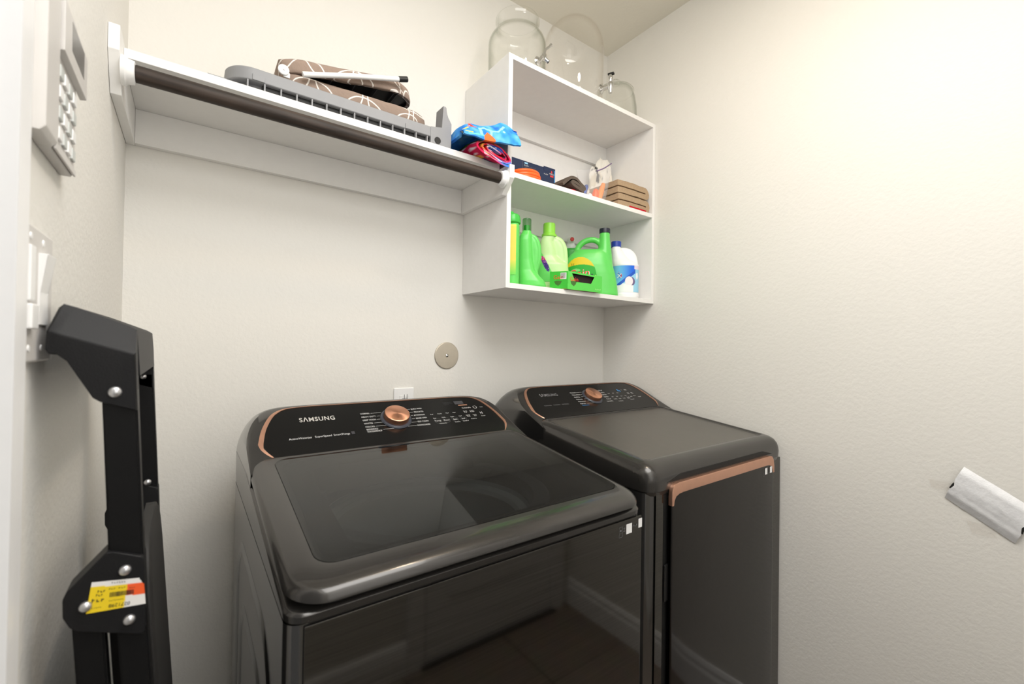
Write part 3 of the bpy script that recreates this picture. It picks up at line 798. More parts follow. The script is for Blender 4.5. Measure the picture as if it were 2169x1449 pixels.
obj('top_panel', bm, M['dryertop'], D, smooth=False)
obj('console', console_body(DX0, DX1, DB, DYB, 0.955), M['side'], D, ang=40)
bm = B(); box(bm, DX0+0.002, DX1-0.002, -0.36, DYB, 0.93, 0.955); obj('rear_cover', bm, M['side'], D)
obj('control_fascia', fascia(DX0, DX1, DB, 0.0), M['fascia'], D, ang=20)
obj('console_trim', trim(DX0, DX1, DB, 0.0004), M['copper'], D, ang=40)['label'] = 'copper trim around the control panel'
knob(D, 1.3545, 0.0875, DB)
def fd(s, u, v, size, al='LEFT'): return ft(s, u, v, size, al, DB)
obj('brand_lettering', text_bm([ft('S\u039bMSUNG', 1.1185, 0.1135, 0.0200, base=DB, fit=0.0810)]), M['printgrey'], D, smooth=False, recalc=False)
bm = B(); marks(bm, 1.117, 0.0595, 0.032, 0.0050, DB); marks(bm, 1.158, 0.0595, 0.030, 0.0050, DB); marks(bm, 1.197, 0.0595, 0.032, 0.0050, DB)
obj('tagline_lettering', bm, M['printgrey'], D, smooth=False, recalc=False)
DL = [0.1175, 0.1045, 0.0915, 0.0785, 0.066, 0.0535]
bm = text_bm([fd(s, 1.2650, v, 0.0085) for s, v in zip(['Normal', 'Heavy Duty', 'Bedding', 'Delicates', 'Permanent', 'Refresh'], DL)])
for k, (v, e) in enumerate(zip(DL, [1.293, 1.309, 1.300, 1.304, 1.308, 1.299])):
    x = 1.3555-math.sqrt(max(0.0422**2-(v-0.0905)**2, 0.0001)); fl(bm, e, v, max(x, e+0.003), v, base=DB)
obj('cycle_lettering', bm, M['print'], D, smooth=False, recalc=False)
bm = B()
for v, w in ((0.1205,0.030),(0.1075,0.026),(0.094,0.034),(0.081,0.026),(0.0675,0.024),(0.0545,0.034)): marks(bm, 1.4395-w/2, v, w, 0.0056, DB)
obj('cycle_lettering', bm, M['print'], D, smooth=False, recalc=False)
bm = B()
for u, v, w in ((1.457,0.099,0.010),(1.4825,0.099,0.010),(1.508,0.099,0.010),(1.459,0.078,0.010),(1.485,0.078,0.010),(1.511,0.078,0.010),(1.535,0.078,0.010),(1.463,0.064,0.020),(1.489,0.064,0.014),(1.513,0.064,0.014),(1.540,0.0685,0.015),(1.540,0.0625,0.018),(1.480,0.050,0.026),(1.552,0.054,0.024),(1.566,0.094,0.012),(1.566,0.089,0.010),(1.588,0.094,0.012),(1.588,0.089,0.013),(1.562,0.071,0.013),(1.585,0.074,0.015),(1.610,0.066,0.018),(1.546,0.115,0.008),(1.570,0.117,0.012),(1.570,0.112,0.014)): marks(bm, u, v, w, 0.0042, DB)
obj('key_lettering', bm, M['print'], D, smooth=False, recalc=False)
bm = B(); fring(bm, 1.6000, 0.116, 0.0045, 0.0053, DB); obj('power_mark', bm, M['printgrey'], D, smooth=False, recalc=False)
bm = B(); fr_(bm, 1.5195, 0.108, 1.5265, 0.121, DB); fr_(bm, 1.528, 0.104, 1.533, 0.114, DB); obj('blue_indicator', bm, M['blueprint'], D, smooth=False)
bm = B(); marks(bm, 1.285, 0.0445, 0.036, 0.0052, DB)
obj('blue_lettering', bm, M['blueprint'], D, smooth=False, recalc=False)
ys = DYF-0.0149
bm = B(); fsq(bm, 1.5580, 1.5730, 0.9090, 0.9285, ys); obj('sticker', bm, M['sticker'], D, smooth=False)
bm = B(); fsq(bm, 1.5895, 1.6050, 0.9095, 0.9290, ys); obj('sticker', bm, M['sticker'], D, smooth=False)
bm = B()
for x0, x1, z0, z1 in ((1.545,1.5455,0.905,0.926),(1.555,1.5555,0.905,0.926),(1.545,1.5555,0.9255,0.926),(1.545,1.5555,0.905,0.9055),(1.545,1.5555,0.913,0.9134)): fsq(bm, x0, x1, z0, z1, ys)
obj('icon_print', bm, M['printgrey'], D, smooth=False, recalc=False)
for fx, fy in ((1.07,-0.72),(1.645,-0.72),(1.07,-0.14),(1.645,-0.14)):
    bm = B(); lathe(bm, [(0.026,0),(0.028,0.004),(0.022,0.012),(0.014,0.014),(0.014,0.03)], (fx,fy,0), 20); obj('foot', bm, M['black'], D)

# ------------------------------------------------------------------ bottles and boxes in the lower compartment
def sup_ring(aL, aR, bh, z, n=40, p=2.7):
    c, h = (aL+aR)/2, (aR-aL)/2; r = []
    for k in range(n):
        t = 2*PI*k/n; ct, st = math.cos(t), math.sin(t)
        r.append((c+h*math.copysign(abs(ct)**(2/p), ct), bh*math.copysign(abs(st)**(2/p), st), z))
    return r

def jug_shell(prof, p=2.7, vox=0.0028, extra=None, it=5):
    """moulded bottle in local coords: lofted body plus handle tubes, fused into one skin"""
    bm = B(); loft(bm, [sup_ring(a, b, h, z, p=p) for z, a, b, h in prof])
    if extra: extra(bm)
    return fuse(bm, vox, it)

def to_world(bm, c, ang):
    bm.transform(Matrix.Translation(V((c[0], c[1], 0))) @ Matrix.Rotation(ang, 4, 'Z')); return bm

def surf_b(prof, a, z, p=2.7):
    tab = [(q[0], q[1], q[2], q[3]) for q in prof]
    aL, aR, bh = interp(tab, z); c, h = (aL+aR)/2, (aR-aL)/2
    t = min(1, abs((a-c)/h)); return bh*(1-t**p)**(1/p)

def decal_bm(prof, a0, a1, z0, z1, inside, step=0.0012, lift=0.0009, p=2.7, both=False):
    """label skin laid on the front of a bottle body (local coords)"""
    bm = B(); na = int((a1-a0)/step); nz_ = int((z1-z0)/step); g = {}
    def vert(i, j):
        if (i, j) not in g:
            a, z = a0+i*step, z0+j*step
            g[(i, j)] = bm.verts.new((a, -surf_b(prof, a, z, p)-lift, z))
        return g[(i, j)]
    for i in range(na):
        for j in range(nz_):
            if inside(a0+(i+.5)*step, z0+(j+.5)*step):
                bm.faces.new((vert(i,j), vert(i+1,j), vert(i+1,j+1), vert(i,j+1)))
    return bm

def decal_text(prof, s, a, z, size, lift, slant=0.0, p=2.7, al='LEFT', rot=0.0):
    bm = text_bm([(s, (0,0,0), (1,0,0), (0,1,0), size, al)])
    for v in bm.verts:
        x, y = v.co.x+slant*v.co.y, v.co.y
        x, y = x*math.cos(rot)-y*math.sin(rot), x*math.sin(rot)+y*math.cos(rot)
        v.co = (a+x, -surf_b(prof, a+x, z+y, p)-lift, z+y)
    return bm

def ell(a, z, ca, cz, ra, rz): return ((a-ca)/ra)**2+((z-cz)/rz)**2 < 1

# big green detergent jug with pouring neck
JE, AE = (1.432, -0.180), -0.80
pe = [(CF,-0.110,0.106,0.045),(CF+0.006,-0.115,0.110,0.050),(1.545,-0.114,0.104,0.050),(1.585,-0.112,0.097,0.049),(1.615,-0.107,0.087,0.047),(1.640,-0.097,0.080,0.043),(1.660,-0.082,0.077,0.037),(1.674,-0.064,0.074,0.030),(1.680,-0.050,0.070,0.022)]
def ex(bm):
    tube(bm, smooth_path([(-0.058,0,1.664),(-0.050,0,1.690),(-0.034,0,1.709),(-0.010,0,1.720),(0.014,0,1.720),(0.034,0,1.708),(0.046,0,1.69)]), 0.0118, 14)
    lathe(bm, [(0.036,1.585),(0.032,1.63),(0.0265,1.68),(0.0215,1.715),(0.0195,1.748)], (0.0545,0,0), 32)
J = thing('detergent_jug', 'big bright green laundry jug with black cap and yellow band label', 'detergent jug', (*JE, CF))
obj('jug_body', to_world(jug_shell(pe, extra=ex), JE, AE), M['green'], J, ang=60)
bm = B(); lathe(bm, [(0.0195,1.745),(0.0215,1.746),(0.0215,1.760),(0.0205,1.7635),(0.0,1.764)], (0.0545,0,0), 32); obj('cap', to_world(bm, JE, AE), M['navycap'], J)
def lab_in(a, z): return ell(a, z, -0.040, 1.562, 0.064, 0.083) and z > 1.515
bm = decal_bm(pe, -0.107, 0.03, 1.515, 1.65, lab_in)
o = obj('label', to_world(bm, JE, AE), M['col_label'], J, recalc=False)
iE = Matrix.Rotation(-AE, 4, 'Z') @ Matrix.Translation(V((-JE[0], -JE[1], 0)))
def pe_col(w):
    q = iE @ w; a, z = q.x, q.z
    top = 1.6245-0.35*(a+0.035)**2*10; 
    if z > 1.602+0.02*math.sin((a+0.10)*24)*0.6 + (0.0 if a < 0 else -0.10*a): return (222, 196, 40)
    c = (44, 168, 52)
    if ell(a, z, 0.006, 1.570, 0.0055, 0.0065): return (40, 60, 60)
    if ell(a, z, 0.018, 1.556, 0.006, 0.005) or ell(a, z, 0.020, 1.568, 0.003, 0.004): return (190, 235, 90)
    if ell(a, z, -0.012, 1.563, 0.010, 0.006): return (200, 206, 208)
    if ell(a, z, -0.055, 1.592, 0.016, 0.006): return (120, 205, 110)
    return c
paint(o, pe_col)
M['gainred'] = pm('red_letter_print', (232, 66, 44), 0.5, var=0.02)
M['inkdark'] = pm('dark_ink', (34, 34, 30), 0.5, var=0.02)
bm = decal_text(pe, 'Gain', -0.0850, 1.5735, 0.0440, 0.0016, 0.12, rot=0.10)
for v in bm.verts: pass
bmw = decal_text(pe, 'Gain', -0.0862, 1.5730, 0.0460, 0.0012, 0.12, rot=0.10)
obj('brand_outline', to_world(bmw, JE, AE), M['sticker'], J, smooth=False, recalc=False)
obj('brand_lettering', to_world(bm, JE, AE), M['gainred'], J, smooth=False, recalc=False)
bm = decal_text(pe, '11', -0.0760, 1.6145, 0.0150, 0.0016)
obj('count_lettering', to_world(bm, JE, AE), M['inkdark'], J, smooth=False, recalc=False)

# pale lime softener bottle
AR = -0.70
def inv(J, ang): return Matrix.Rotation(-ang, 4, 'Z') @ Matrix.Translation(V((-J[0], -J[1], 0)))
JC = (1.235, -0.165); iC = inv(JC, AR)
pc = [(CF,-0.056,0.062,0.034),(CF+0.006,-0.060,0.0685,0.038),(1.560,-0.059,0.0685,0.038),(1.598,-0.054,0.064,0.036),(1.612,-0.050,0.040,0.031),(1.630,-0.0455,0.020,0.027),(1.660,-0.0445,0.016,0.0265),(1.685,-0.0425,0.008,0.026),(1.700,-0.036,0.012,0.025),(1.709,-0.031,0.014,0.0235)]
def ex(bm): tube(bm, smooth_path([(0.000,0,1.698),(0.018,0,1.697),(0.036,0,1.686),(0.0475,0,1.664),(0.0515,0,1.635),(0.0525,0,1.605),(0.048,0,1.580)]), 0.0118, 14); loft(bm, [sup_ring(-0.02, b, 0.013, z, p=4) for z, b in ((1.585,0.050),(1.635,0.050),(1.665,0.046),(1.690,0.030))])
J = thing('softener_bottle', 'pale lime bottle with lime cap standing behind the small green carton', 'bottle', (*JC, CF))
obj('bottle_body', to_world(jug_shell(pc, extra=ex), JC, AR), M['palegreen'], J, ang=60)
bm = B(); lathe(bm, [(0.0275,1.704),(0.0285,1.7055),(0.0285,1.712),(0.0255,1.715),(0.0228,1.716),(0.0226,1.7515),(0.0210,1.7545),(0.0,1.7545)], (-0.008,0,0), 40); obj('cap', to_world(bm, JC, AR), M['lime'], J)
bm = decal_bm(pc, -0.058, 0.012, 1.53, 1.640, lambda a, z: a < 0.004-(z-1.565)*0.52 and z < 1.638)
o = obj('label', to_world(bm, JC, AR), M['col_label'], J, recalc=False)
def pc_col(w):
    q = iC @ w; a, z = q.x, q.z
    u_ = a+0.022+(z-1.598)*0.42
    if (u_/0.0095)**2+((z-1.598)/0.031)**2 < 1:
        if nz(w, 300) > 0.45: return (210, 190, 235)
        return (190, 40, 110) if z > 1.612 else (110, 40, 130) if z > 1.600 else (58, 34, 120)
    return (104, 208, 100)
paint(o, pc_col)

# green jug with side handle
JB = (1.100, -0.222)
pb = [(CF,-0.048,0.046,0.036),(CF+0.006,-0.052,0.0495,0.040),(1.515,-0.052,0.044,0.040),(1.530,-0.052,0.030,0.036),(1.552,-0.052,0.010,0.029),(1.590,-0.052,0.001,0.026),(1.640,-0.052,-0.002,0.0255),(1.660,-0.0505,-0.004,0.025),(1.676,-0.046,-0.004,0.022),(1.688,-0.038,-0.005,0.0165),(1.694,-0.036,-0.007,0.015)]
def ex(bm): tube(bm, smooth_path([(-0.016,0,1.673),(-0.004,0,1.6745),(0.008,0,1.668),(0.0175,0,1.650),(0.0225,0,1.622),(0.0215,0,1.590),(0.0150,0,1.565),(0.0115,0,1.548),(0.0170,0,1.530),(0.026,0,1.518)]), 0.0088, 14); loft(bm, [sup_ring(-0.03, b, 0.010, z, p=4) for z, b in ((1.530,0.020),(1.550,0.010),(1.590,0.020),(1.625,0.021),(1.655,0.013),(1.668,0.004))])
J = thing('detergent_jug', 'green jug with clear green cap, second from the left on the bottom shelf', 'detergent jug', (*JB, CF))
obj('jug_body', to_world(jug_shell(pb, vox=0.0023, extra=ex, it=4), JB, AR), M['green'], J, ang=60)
bm = B(); lathe(bm, [(0.0155,1.690),(0.0155,1.733),(0.0140,1.736),(0.0,1.736)], (-0.0215,0,0), 36, None, False); obj('cap', to_world(bm, JB, AR), M['capgreen'], J)['label'] = 'clear green measuring cap'
bm = B(); lathe(bm, [(0.0105,1.690),(0.0105,1.712),(0.0,1.713)], (-0.0215,0,0), 24); obj('pour_spout', to_world(bm, JB, AR), M['green2'], J)

# narrow bottle with yellow label at the far left
JA = (1.000, -0.230)
pa = [(CF,-0.028,0.0255,0.022),(CF+0.005,-0.030,0.0285,0.026),(1.686,-0.030,0.0285,0.026),(1.698,-0.026,0.027,0.022),(1.704,-0.018,0.022,0.018)]
J = thing('cleaner_bottle', 'narrow green bottle with yellow label against the cabinet\'s left side', 'bottle', (*JA, CF))
obj('bottle_body', to_world(jug_shell(pa), JA, AR), M['green'], J, ang=60)
bm = decal_bm(pa, -0.029, 0.0200, 1.525, 1.692, lambda a, z: True)
o = obj('label', to_world(bm, JA, AR), M['col_label'], J, recalc=False)
paint(o, lambda w: (222, 208, 90) if w.z > 1.575 else (222-int((1.575-w.z)*2200), 212, 90))
bm = B(); lathe(bm, [(0.022,1.697),(0.029,1.700),(0.029,1.710),(0.026,1.726),(0.021,1.730),(0.0,1.731)], (0.003,0,0), 32)
box(bm, 0.004, 0.0285, -0.012, 0.010, 1.712, 1.727, 0.004); box(bm, -0.008, 0.009, -0.014, 0.010, 1.724, 1.739, 0.004)
obj('cap', to_world(fuse(bm, 0.0022, 3), JA, AR), M['green2'], J, ang=60)

# white bleach jug
JF = (1.6095, -0.207); iF = inv(JF, AR)
pf = [(CF,-0.052,0.052,0.050),(CF+0.006,-0.056,0.0560,0.054),(1.512,-0.057,0.0570,0.055),(1.515,-0.0555,0.0555,0.053),(1.628,-0.0555,0.0555,0.053),(1.633,-0.0565,0.0560,0.054),(1.645,-0.0570,0.044,0.048),(1.656,-0.0570,0.018,0.038),(1.675,-0.0570,0.000,0.031),(1.695,-0.0575,-0.012,0.026),(1.706,-0.0560,-0.018,0.022),(1.713,-0.0550,-0.020,0.020)]
def ex(bm): tube(bm, smooth_path([(-0.030,0,1.694),(-0.014,0,1.700),(0.004,0,1.699),(0.022,0,1.691),(0.036,0,1.674),(0.0425,0,1.650),(0.044,0,1.626)]), 0.0105, 14); loft(bm, [sup_ring(-0.02, b, 0.012, z, p=4) for z, b in ((1.630,0.042),(1.655,0.040),(1.680,0.030),(1.695,0.010))])
J = thing('bleach_jug', 'white jug with blue cap and blue label at the right end of the bottom shelf', 'jug', (*JF, CF))
obj('jug_body', to_world(jug_shell(pf, p=2.4, vox=0.0025, extra=ex, it=4), JF, AR), M['bleach'], J, ang=60)
bm = B(); lathe(bm, [(0.0205,1.7115),(0.0205,1.733),(0.0190,1.7355),(0.0,1.7355)], (-0.0375,0,0), 36); obj('cap', to_world(bm, JF, AR), M['bluecap'], J)
bm = decal_bm(pf, -0.0535, 0.0535, 1.518, 1.627, lambda a, z: True, p=2.4, step=0.0009)
o = obj('label', to_world(bm, JF, AR), M['col_label'], J, recalc=False)
def pf_col(w):
    q = iF @ w; a, z = q.x, q.z
    if z < 1.5450 and a < 0.026: return (238, 240, 242)
    if ell(a, z, 0.008, 1.562, 0.0165, 0.0195): return (242, 230, 236)
    if ell(a, z, 0.015, 1.561, 0.018, 0.019): return (112, 98, 140)
    if ell(a, z, 0.042, 1.585, 0.0055, 0.014): return (240, 244, 248)
    if z > 1.612 and a > 0.030: return (226, 214, 228)
    d = (z-1.574) - 0.80*(a+0.010)             # diagonal between the two blues
    if d > 0.0 and a < 0.030:
        t = min(1, max(0, (a+0.035)/0.055)); return (int(120-85*t), int(200-95*t), int(240-15*t))
    if d > -0.014 and a < 0.034: return (40, 92, 200)
    if z < 1.553 and a < 0.020: return (234, 238, 242)
    return (156, 210, 236)
paint(o, pf_col)
bm = B()
def on(a, z, l): return (a, -surf_b(pf, a, z, 2.4)-l, z)
tri_o = [(-0.0515,1.610),(-0.034,1.601),(-0.0225,1.592),(-0.0205,1.584),(-0.027,1.573),(-0.037,1.564),(-0.0515,1.556)]
bm.faces.new([bm.verts.new(on(a, z, 0.0014)) for a, z in tri_o]); obj('red_emblem', to_world(bm, JF, AR), M['gainred'], J, smooth=False)
bm = B(); bm.faces.new([bm.verts.new(on(a*0.90-0.0052, 1.584+(z-1.584)*0.72, 0.0018)) for a, z in tri_o]); obj('emblem_field', to_world(bm, JF, AR), M['bluecap'], J, smooth=False)
obj('emblem_lettering', to_world(decal_text(pf, 'X', -0.0400, 1.5835, 0.026, 0.0022, p=2.4), JF, AR), M['sticker'], J, smooth=False, recalc=False)

# white bottle with red dot, behind the big jug
JG = (1.447, -0.052)
J = thing('spray_bottle', 'white necked green bottle with a red dot, behind the big green jug', 'bottle', (*JG, CF))
pg = [(CF,-0.024,0.024,0.018),(CF+0.004,-0.027,0.027,0.021),(1.698,-0.027,0.027,0.021),(1.710,-0.024,0.026,0.018)]
obj('bottle_body', to_world(jug_shell(pg), JG, AR), M['green2'], J, ang=60)
bm = B(); lathe(bm, [(0.021,1.708),(0.021,1.718),(0.017,1.726),(0.014,1.735),(0.016,1.746),(0.014,1.754),(0.0,1.756)], (-0.002,0,0), 32); box(bm, -0.013, 0.011, -0.030, 0.010, 1.733, 1.752, 0.005)
obj('neck', to_world(fuse(bm, 0.002, 3), JG, AR), M['white'], J, ang=60)
bm = B(); lathe(bm, [(0.0085,0),(0.0085,0.003),(0.007,0.004),(0.0,0.004)], (0.001,-0.030,1.7425), 24, (0.1,-1,0)); obj('red_dot', to_world(bm, JG, AR), M['red'], J)

# small green carton with a torn opening, overhanging the shelf edge
C0 = V((1.2045, -0.2900, CF)); ca = -0.055
ux, uy = V((math.cos(ca), math.sin(ca), 0)), V((-math.sin(ca)-0.62, math.cos(ca), 0)).normalized()
CWd, CDp, CH = 0.166, 0.066, 0.0640
J = thing('dryer_sheet_carton', 'small green carton with dark torn opening at the bottom shelf edge', 'carton', C0)
def cp(a, b, z): return tuple(C0+ux*a+uy*b+V((0,0,z)))
bm = B()
hole = [(0.020,CH-0.006),(0.128,CH-0.010),(0.112,0.028),(0.036,0.0290)]
def cf(pts): bm.faces.new([bm.verts.new(p) for p in pts])
f = lambda a, z: cp(a, 0, z)
cf([f(0,0), f(CWd,0), f(*hole[2]), f(*hole[3])]); cf([f(CWd,0), f(CWd,CH-0.004), f(*hole[1]), f(*hole[2])])
cf([f(CWd,CH-0.004), f(0,CH), f(*hole[0]), f(*hole[1])]); cf([f(0,CH), f(0,0), f(*hole[3]), f(*hole[0])])
cf([cp(0,0,0), cp(0,0,CH), cp(0,CDp,CH), cp(0,CDp,0)]); cf([cp(CWd,0,0), cp(CWd,CDp,0), cp(CWd,CDp,CH-0.004), cp(CWd,0,CH-0.004)])
cf([cp(0,CDp,0), cp(0,CDp,CH), cp(CWd,CDp,CH-0.004), cp(CWd,CDp,0)]); cf([cp(0,0,CH), cp(CWd,0,CH-0.004), cp(CWd,CDp,CH-0.004), cp(0,CDp,CH)]); cf([cp(0,0,0), cp(0,CDp,0), cp(CWd,CDp,0), cp(CWd,0,0)])
bmesh.ops.remove_doubles(bm, verts=bm.verts, dist=1e-5)
bm = eval_mesh(bm, [('SUBSURF', dict(subdivision_type='SIMPLE', levels=4)), ('SOLIDIFY', dict(thickness=0.0006, offset=-1))])
o = obj('carton', bm, M['col_paper'], J, smooth=False)
def ccol(w):
    q = w-C0; a, z = q.dot(ux), q.z
    if q.y > 0.006 and a > 0.004 and 0.0015 < z < CH-0.008 and False: return (70, 60, 40)
    if z < 0.0015 and q.dot(V((-ux.y, ux.x, 0))) > 0.002: return (150, 130, 70) if nz(w, 60) > 0 else (80, 90, 50)
    return (64, 184, 60) if a < 0.002 else (92, 206, 84)
paint(o, ccol)
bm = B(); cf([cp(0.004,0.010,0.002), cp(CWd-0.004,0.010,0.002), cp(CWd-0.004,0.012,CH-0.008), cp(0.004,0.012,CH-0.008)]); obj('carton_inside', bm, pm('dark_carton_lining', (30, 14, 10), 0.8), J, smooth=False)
for tx in (('Gain', cp(0.010,-0.0006,0.0370), ux, (0,0,1), 0.0210, 'LEFT'), ('Gain', tuple(V(cp(0,0.052,0.0425))-ux*0.0008), -uy, (0,0,1), 0.0200, 'LEFT')):
    obj('brand_lettering', text_bm([tx]), M['gainred'], J, smooth=False, recalc=False)
M['emblem'] = pm('dark_green_print', (60, 110, 40), 0.5, var=0.1)
for k in range(2):
    bm = B()
    g = (lambda a, z: cp(a, -0.0005, z)) if k == 0 else (lambda a, z: tuple(V(cp(0, 0.062-a, z))-ux*0.0007))
    bm.faces.new([bm.verts.new(g(a, z)) for a, z in ((0.013,0.0285),(0.022,0.031),(0.034,0.030),(0.042,0.0290),(0.036,0.018),(0.028,0.0125),(0.018,0.019))])
    obj('green_emblem', bm, M['emblem'], J, smooth=False)
bm = B(); sd = lambda b, z, l=0.0006: tuple(V(cp(0, b, z))-ux*l)
quad(bm, sd(0.026,0.036), sd(0.004,0.036), sd(0.004,0.0585), sd(0.026,0.0585)); obj('barcode_field', bm, M['sticker'], J, smooth=False)
bm = B(); x = 0.0245
for wd in (1.2,.6,1.0,.5,1.3,.7,.5,1.1,.6):
    quad(bm, sd(x,0.039,0.001), sd(x-wd*0.0011,0.039,0.001), sd(x-wd*0.0011,0.0575,0.001), sd(x,0.0575,0.001)); x -= wd*0.0011+0.0011
obj('barcode', bm, M['inkdark'], J, smooth=False)
bm = B(); strokes(bm, lambda a, z: cp(a, -0.0006, z), 0.132, 0.0075, 0.028, 0.0048)
obj('small_lettering', bm, pm('pale_green_print', (190, 236, 170), 0.5), J, smooth=False, recalc=False)

# ------------------------------------------------------------------ things on the cabinet's middle shelf
# dark blue product box
J = thing('product_box', 'dark navy box with red emblem standing behind the orange coil', 'box', (1.22, -0.07, MS))
obj('carton', box(B(), 1.100, 1.3290, -0.074, -0.028, MS, 2.0085, 0.0006), M['navy'], J)
obj('top_flap', box(B(), 1.268, 1.3290, -0.0748, -0.0735, 1.995, 2.0130), M['navy'], J)
M['redprint'] = pm('red_print', (214, 62, 66), 0.5, var=0.02)
yb = -0.0752
bm = B(); fsq(bm, 1.3020, 1.3195, 1.9760, 1.9835, yb); fsq(bm, 1.3060, 1.3135, 1.9925, 1.9970, yb); bm.faces.new([bm.verts.new(p) for p in ((1.3060,yb,1.9970),(1.3135,yb,1.9970),(1.30975,yb,2.0030))]); obj('red_emblem', bm, M['redprint'], J, smooth=False)
bm = text_bm([('BISSELL', (1.3105, yb-0.0004, 1.9882), EX, (0,0,1), 0.0075, 'CENTER', 0.026)])
obj('box_lettering', bm, M['sticker'], J, smooth=False, recalc=False)
fb = lambda x, z: (x, yb, z)
bm = B(); strokes(bm, fb, 1.1705, 1.9885, 0.022, 0.0055); obj('product_print', bm, M['sticker'], J, smooth=False)
bm = B(); strokes(bm, fb, 1.270, 1.9800, 0.022, 0.0050); obj('count_print', bm, M['sticker'], J, smooth=False)
bm = B(); strokes(bm, fb, 1.195, 1.9885, 0.034, 0.0036); strokes(bm, fb, 1.1705, 1.9820, 0.055, 0.0034); strokes(bm, fb, 1.1705, 1.9760, 0.060, 0.0034)
obj('small_lettering', bm, M['printgrey'], J, smooth=False, recalc=False)
bm = B(); fsq(bm, 1.1705, 1.1870, 1.9975, 2.0035, yb); obj('pale_blue_mark', bm, pm('pale_blue_print', (150, 205, 236), 0.5), J, smooth=False)
bm = B(); fsq(bm, 1.1620, 1.1632, 1.860, 2.004, yb); obj('fold_line', bm, M['printgrey'], J, smooth=False)
bm = B(); fsq(bm, 1.3225, 1.3288, 1.856, 2.006, yb+0.0002); obj('blue_edge', bm, M['blueprint'], J, smooth=False)

# coil of orange cord
bm = B(); pts = []
for k in range(4*28+1):
    t = 2*PI*k/28; turn = k/28
    r = 0.064-0.0035*turn+0.002*math.sin(3*t+turn)
    pts.append((1.088+r*1.05*math.cos(t), -0.176+r*math.sin(t), MS+0.0066+0.0105*turn+0.0022*math.sin(2*t+1.3*turn)))
tube(bm, pts, 0.0064, 10)
tag(obj('extension_cord', bm, M['orange']), 'coil of bright orange cord lying in front of the navy box', 'cord')
bm = B(); box(bm, 1.160, 1.186, -0.196, -0.176, MS, MS+0.040, 0.005)
t_ = tag(obj('plug_end', bm, M['white']), 'small white block beside the orange coil of cord', 'plug')

def ribbon(bm, path, th, dvec, taper=0):
    """cloth folded along a 2D path (world points), given thickness, drawn out along dvec"""
    path = [V(p) for p in path]; d = V(dvec); n = d.normalized(); L = []; R = []
    for i, p in enumerate(path):
        t = (path[min(i+1, len(path)-1)]-path[max(i-1, 0)]).normalized(); s = n.cross(t)
        L.append(p+s*th/2); R.append(p-s*th/2)
    ring = L+list(reversed(R))
    steps = 10
    rings = [[q+d*(k/steps) for q in ring] for k in range(steps+1)]
    loft(bm, rings)

def wobble(bm, amp, sc, seed=0.0):
    for v in bm.verts:
        p = v.co*sc+V((seed, seed*2, 0)); v.co += amp*V((noise.noise(p), noise.noise(p+V((9,0,0))), noise.noise(p+V((0,9,0)))*0.8))

# charcoal cloth folded over, with a red cloth beneath
bm = B(); path = smooth_path([(1.212,-0.262,MS+0.020),(1.235,-0.262,MS+0.041),(1.252,-0.262,MS+0.052),(1.275,-0.262,MS+0.053),(1.296,-0.262,MS+0.043),(1.318,-0.262,MS+0.031),(1.322,-0.262,MS+0.024),(1.312,-0.262,MS+0.024),(1.285,-0.262,MS+0.034),(1.262,-0.262,MS+0.0395),(1.256,-0.262,MS+0.034),(1.264,-0.262,MS+0.028),(1.290,-0.262,MS+0.020),(1.318,-0.262,MS+0.013)], 5)
path = [p-V((0.009,0,0)) for p in path]; ribbon(bm, path, 0.0105, (0,0.15,0)); wobble(bm, 0.0018, 40)
tag(obj('folded_cloth', bm, M['charcloth'], ang=80), 'charcoal cloth folded double between the navy box and the zip bag', 'cloth')
bm = B(); path = smooth_path([(1.232,-0.255,MS+0.004),(1.262,-0.255,MS+0.010),(1.290,-0.255,MS+0.005),(1.320,-0.255,MS+0.004)], 5)
ribbon(bm, path, 0.007, (0,0.15,0)); wobble(bm, 0.0012, 50, 3)
for v in bm.verts: v.co.z = max(v.co.z, MS+0.0004)
tag(obj('folded_cloth', bm, M['redcloth'], ang=80), 'red cloth lying under the charcoal folded cloth', 'cloth')
bm = B(); tube(bm, smooth_path([(1.170,-0.235,MS+0.005),(1.200,-0.238,MS+0.010),(1.214,-0.24,MS+0.026),(1.222,-0.24,MS+0.040)]), [0.0045]*13+[0.004]*6 if False else 0.0042, 10)
tag(obj('dark_strap', bm, M['black']), 'short dark stick end sticking up beside the navy box', 'stick')

# tan towels: two folded towels, one on the other
def towel(z, dx, seed):
    bm = B(); x0, x1 = 1.496+dx, 1.676+dx; y0, h = -0.268, 0.0505
    t = 0.0220
    # U-fold: rounded fold at the right, two plies
    path = [(x0, y0, z+t/2+0.001)] + [(x0+(x1-x0)*k/8, y0, z+t/2+0.0015) for k in range(1, 8)]
    rr = h/2-t/2
    path += [(x1-rr+rr*math.sin(a), y0, z+h/2-rr*math.cos(a)) for a in (0.2, 0.6, 1.0, 1.57, 2.1, 2.6, 3.0)]
    path += [(x1-rr-(x1-x0-rr)*k/8, y0, z+h-t/2) for k in range(1, 9)]
    ribbon(bm, path, t, (0, 0.155, 0)); 
    bm = eval_mesh(bm, [('BEVEL', dict(width=0.006, segments=3, limit_method='ANGLE', angle_limit=math.radians(50)))])
    wobble(bm, 0.0022, 28, seed)
    for v in bm.verts:
        v.co.y += 0.02*max(0, (1.53+dx-v.co.x)/0.035)*0.25
        v.co.z = max(v.co.z, z+0.0004)
    return bm
tag(obj('folded_towel', towel(MS, 0.001, 1.0), M['tan'], ang=80), 'tan folded towel at the bottom of the stack on the middle shelf', 'towel', 'tan towels')
tag(obj('folded_towel', towel(MS+0.0535, -0.003, 7.0), M['tan'], ang=80), 'tan folded towel on top of the other tan towel', 'towel', 'tan towels')
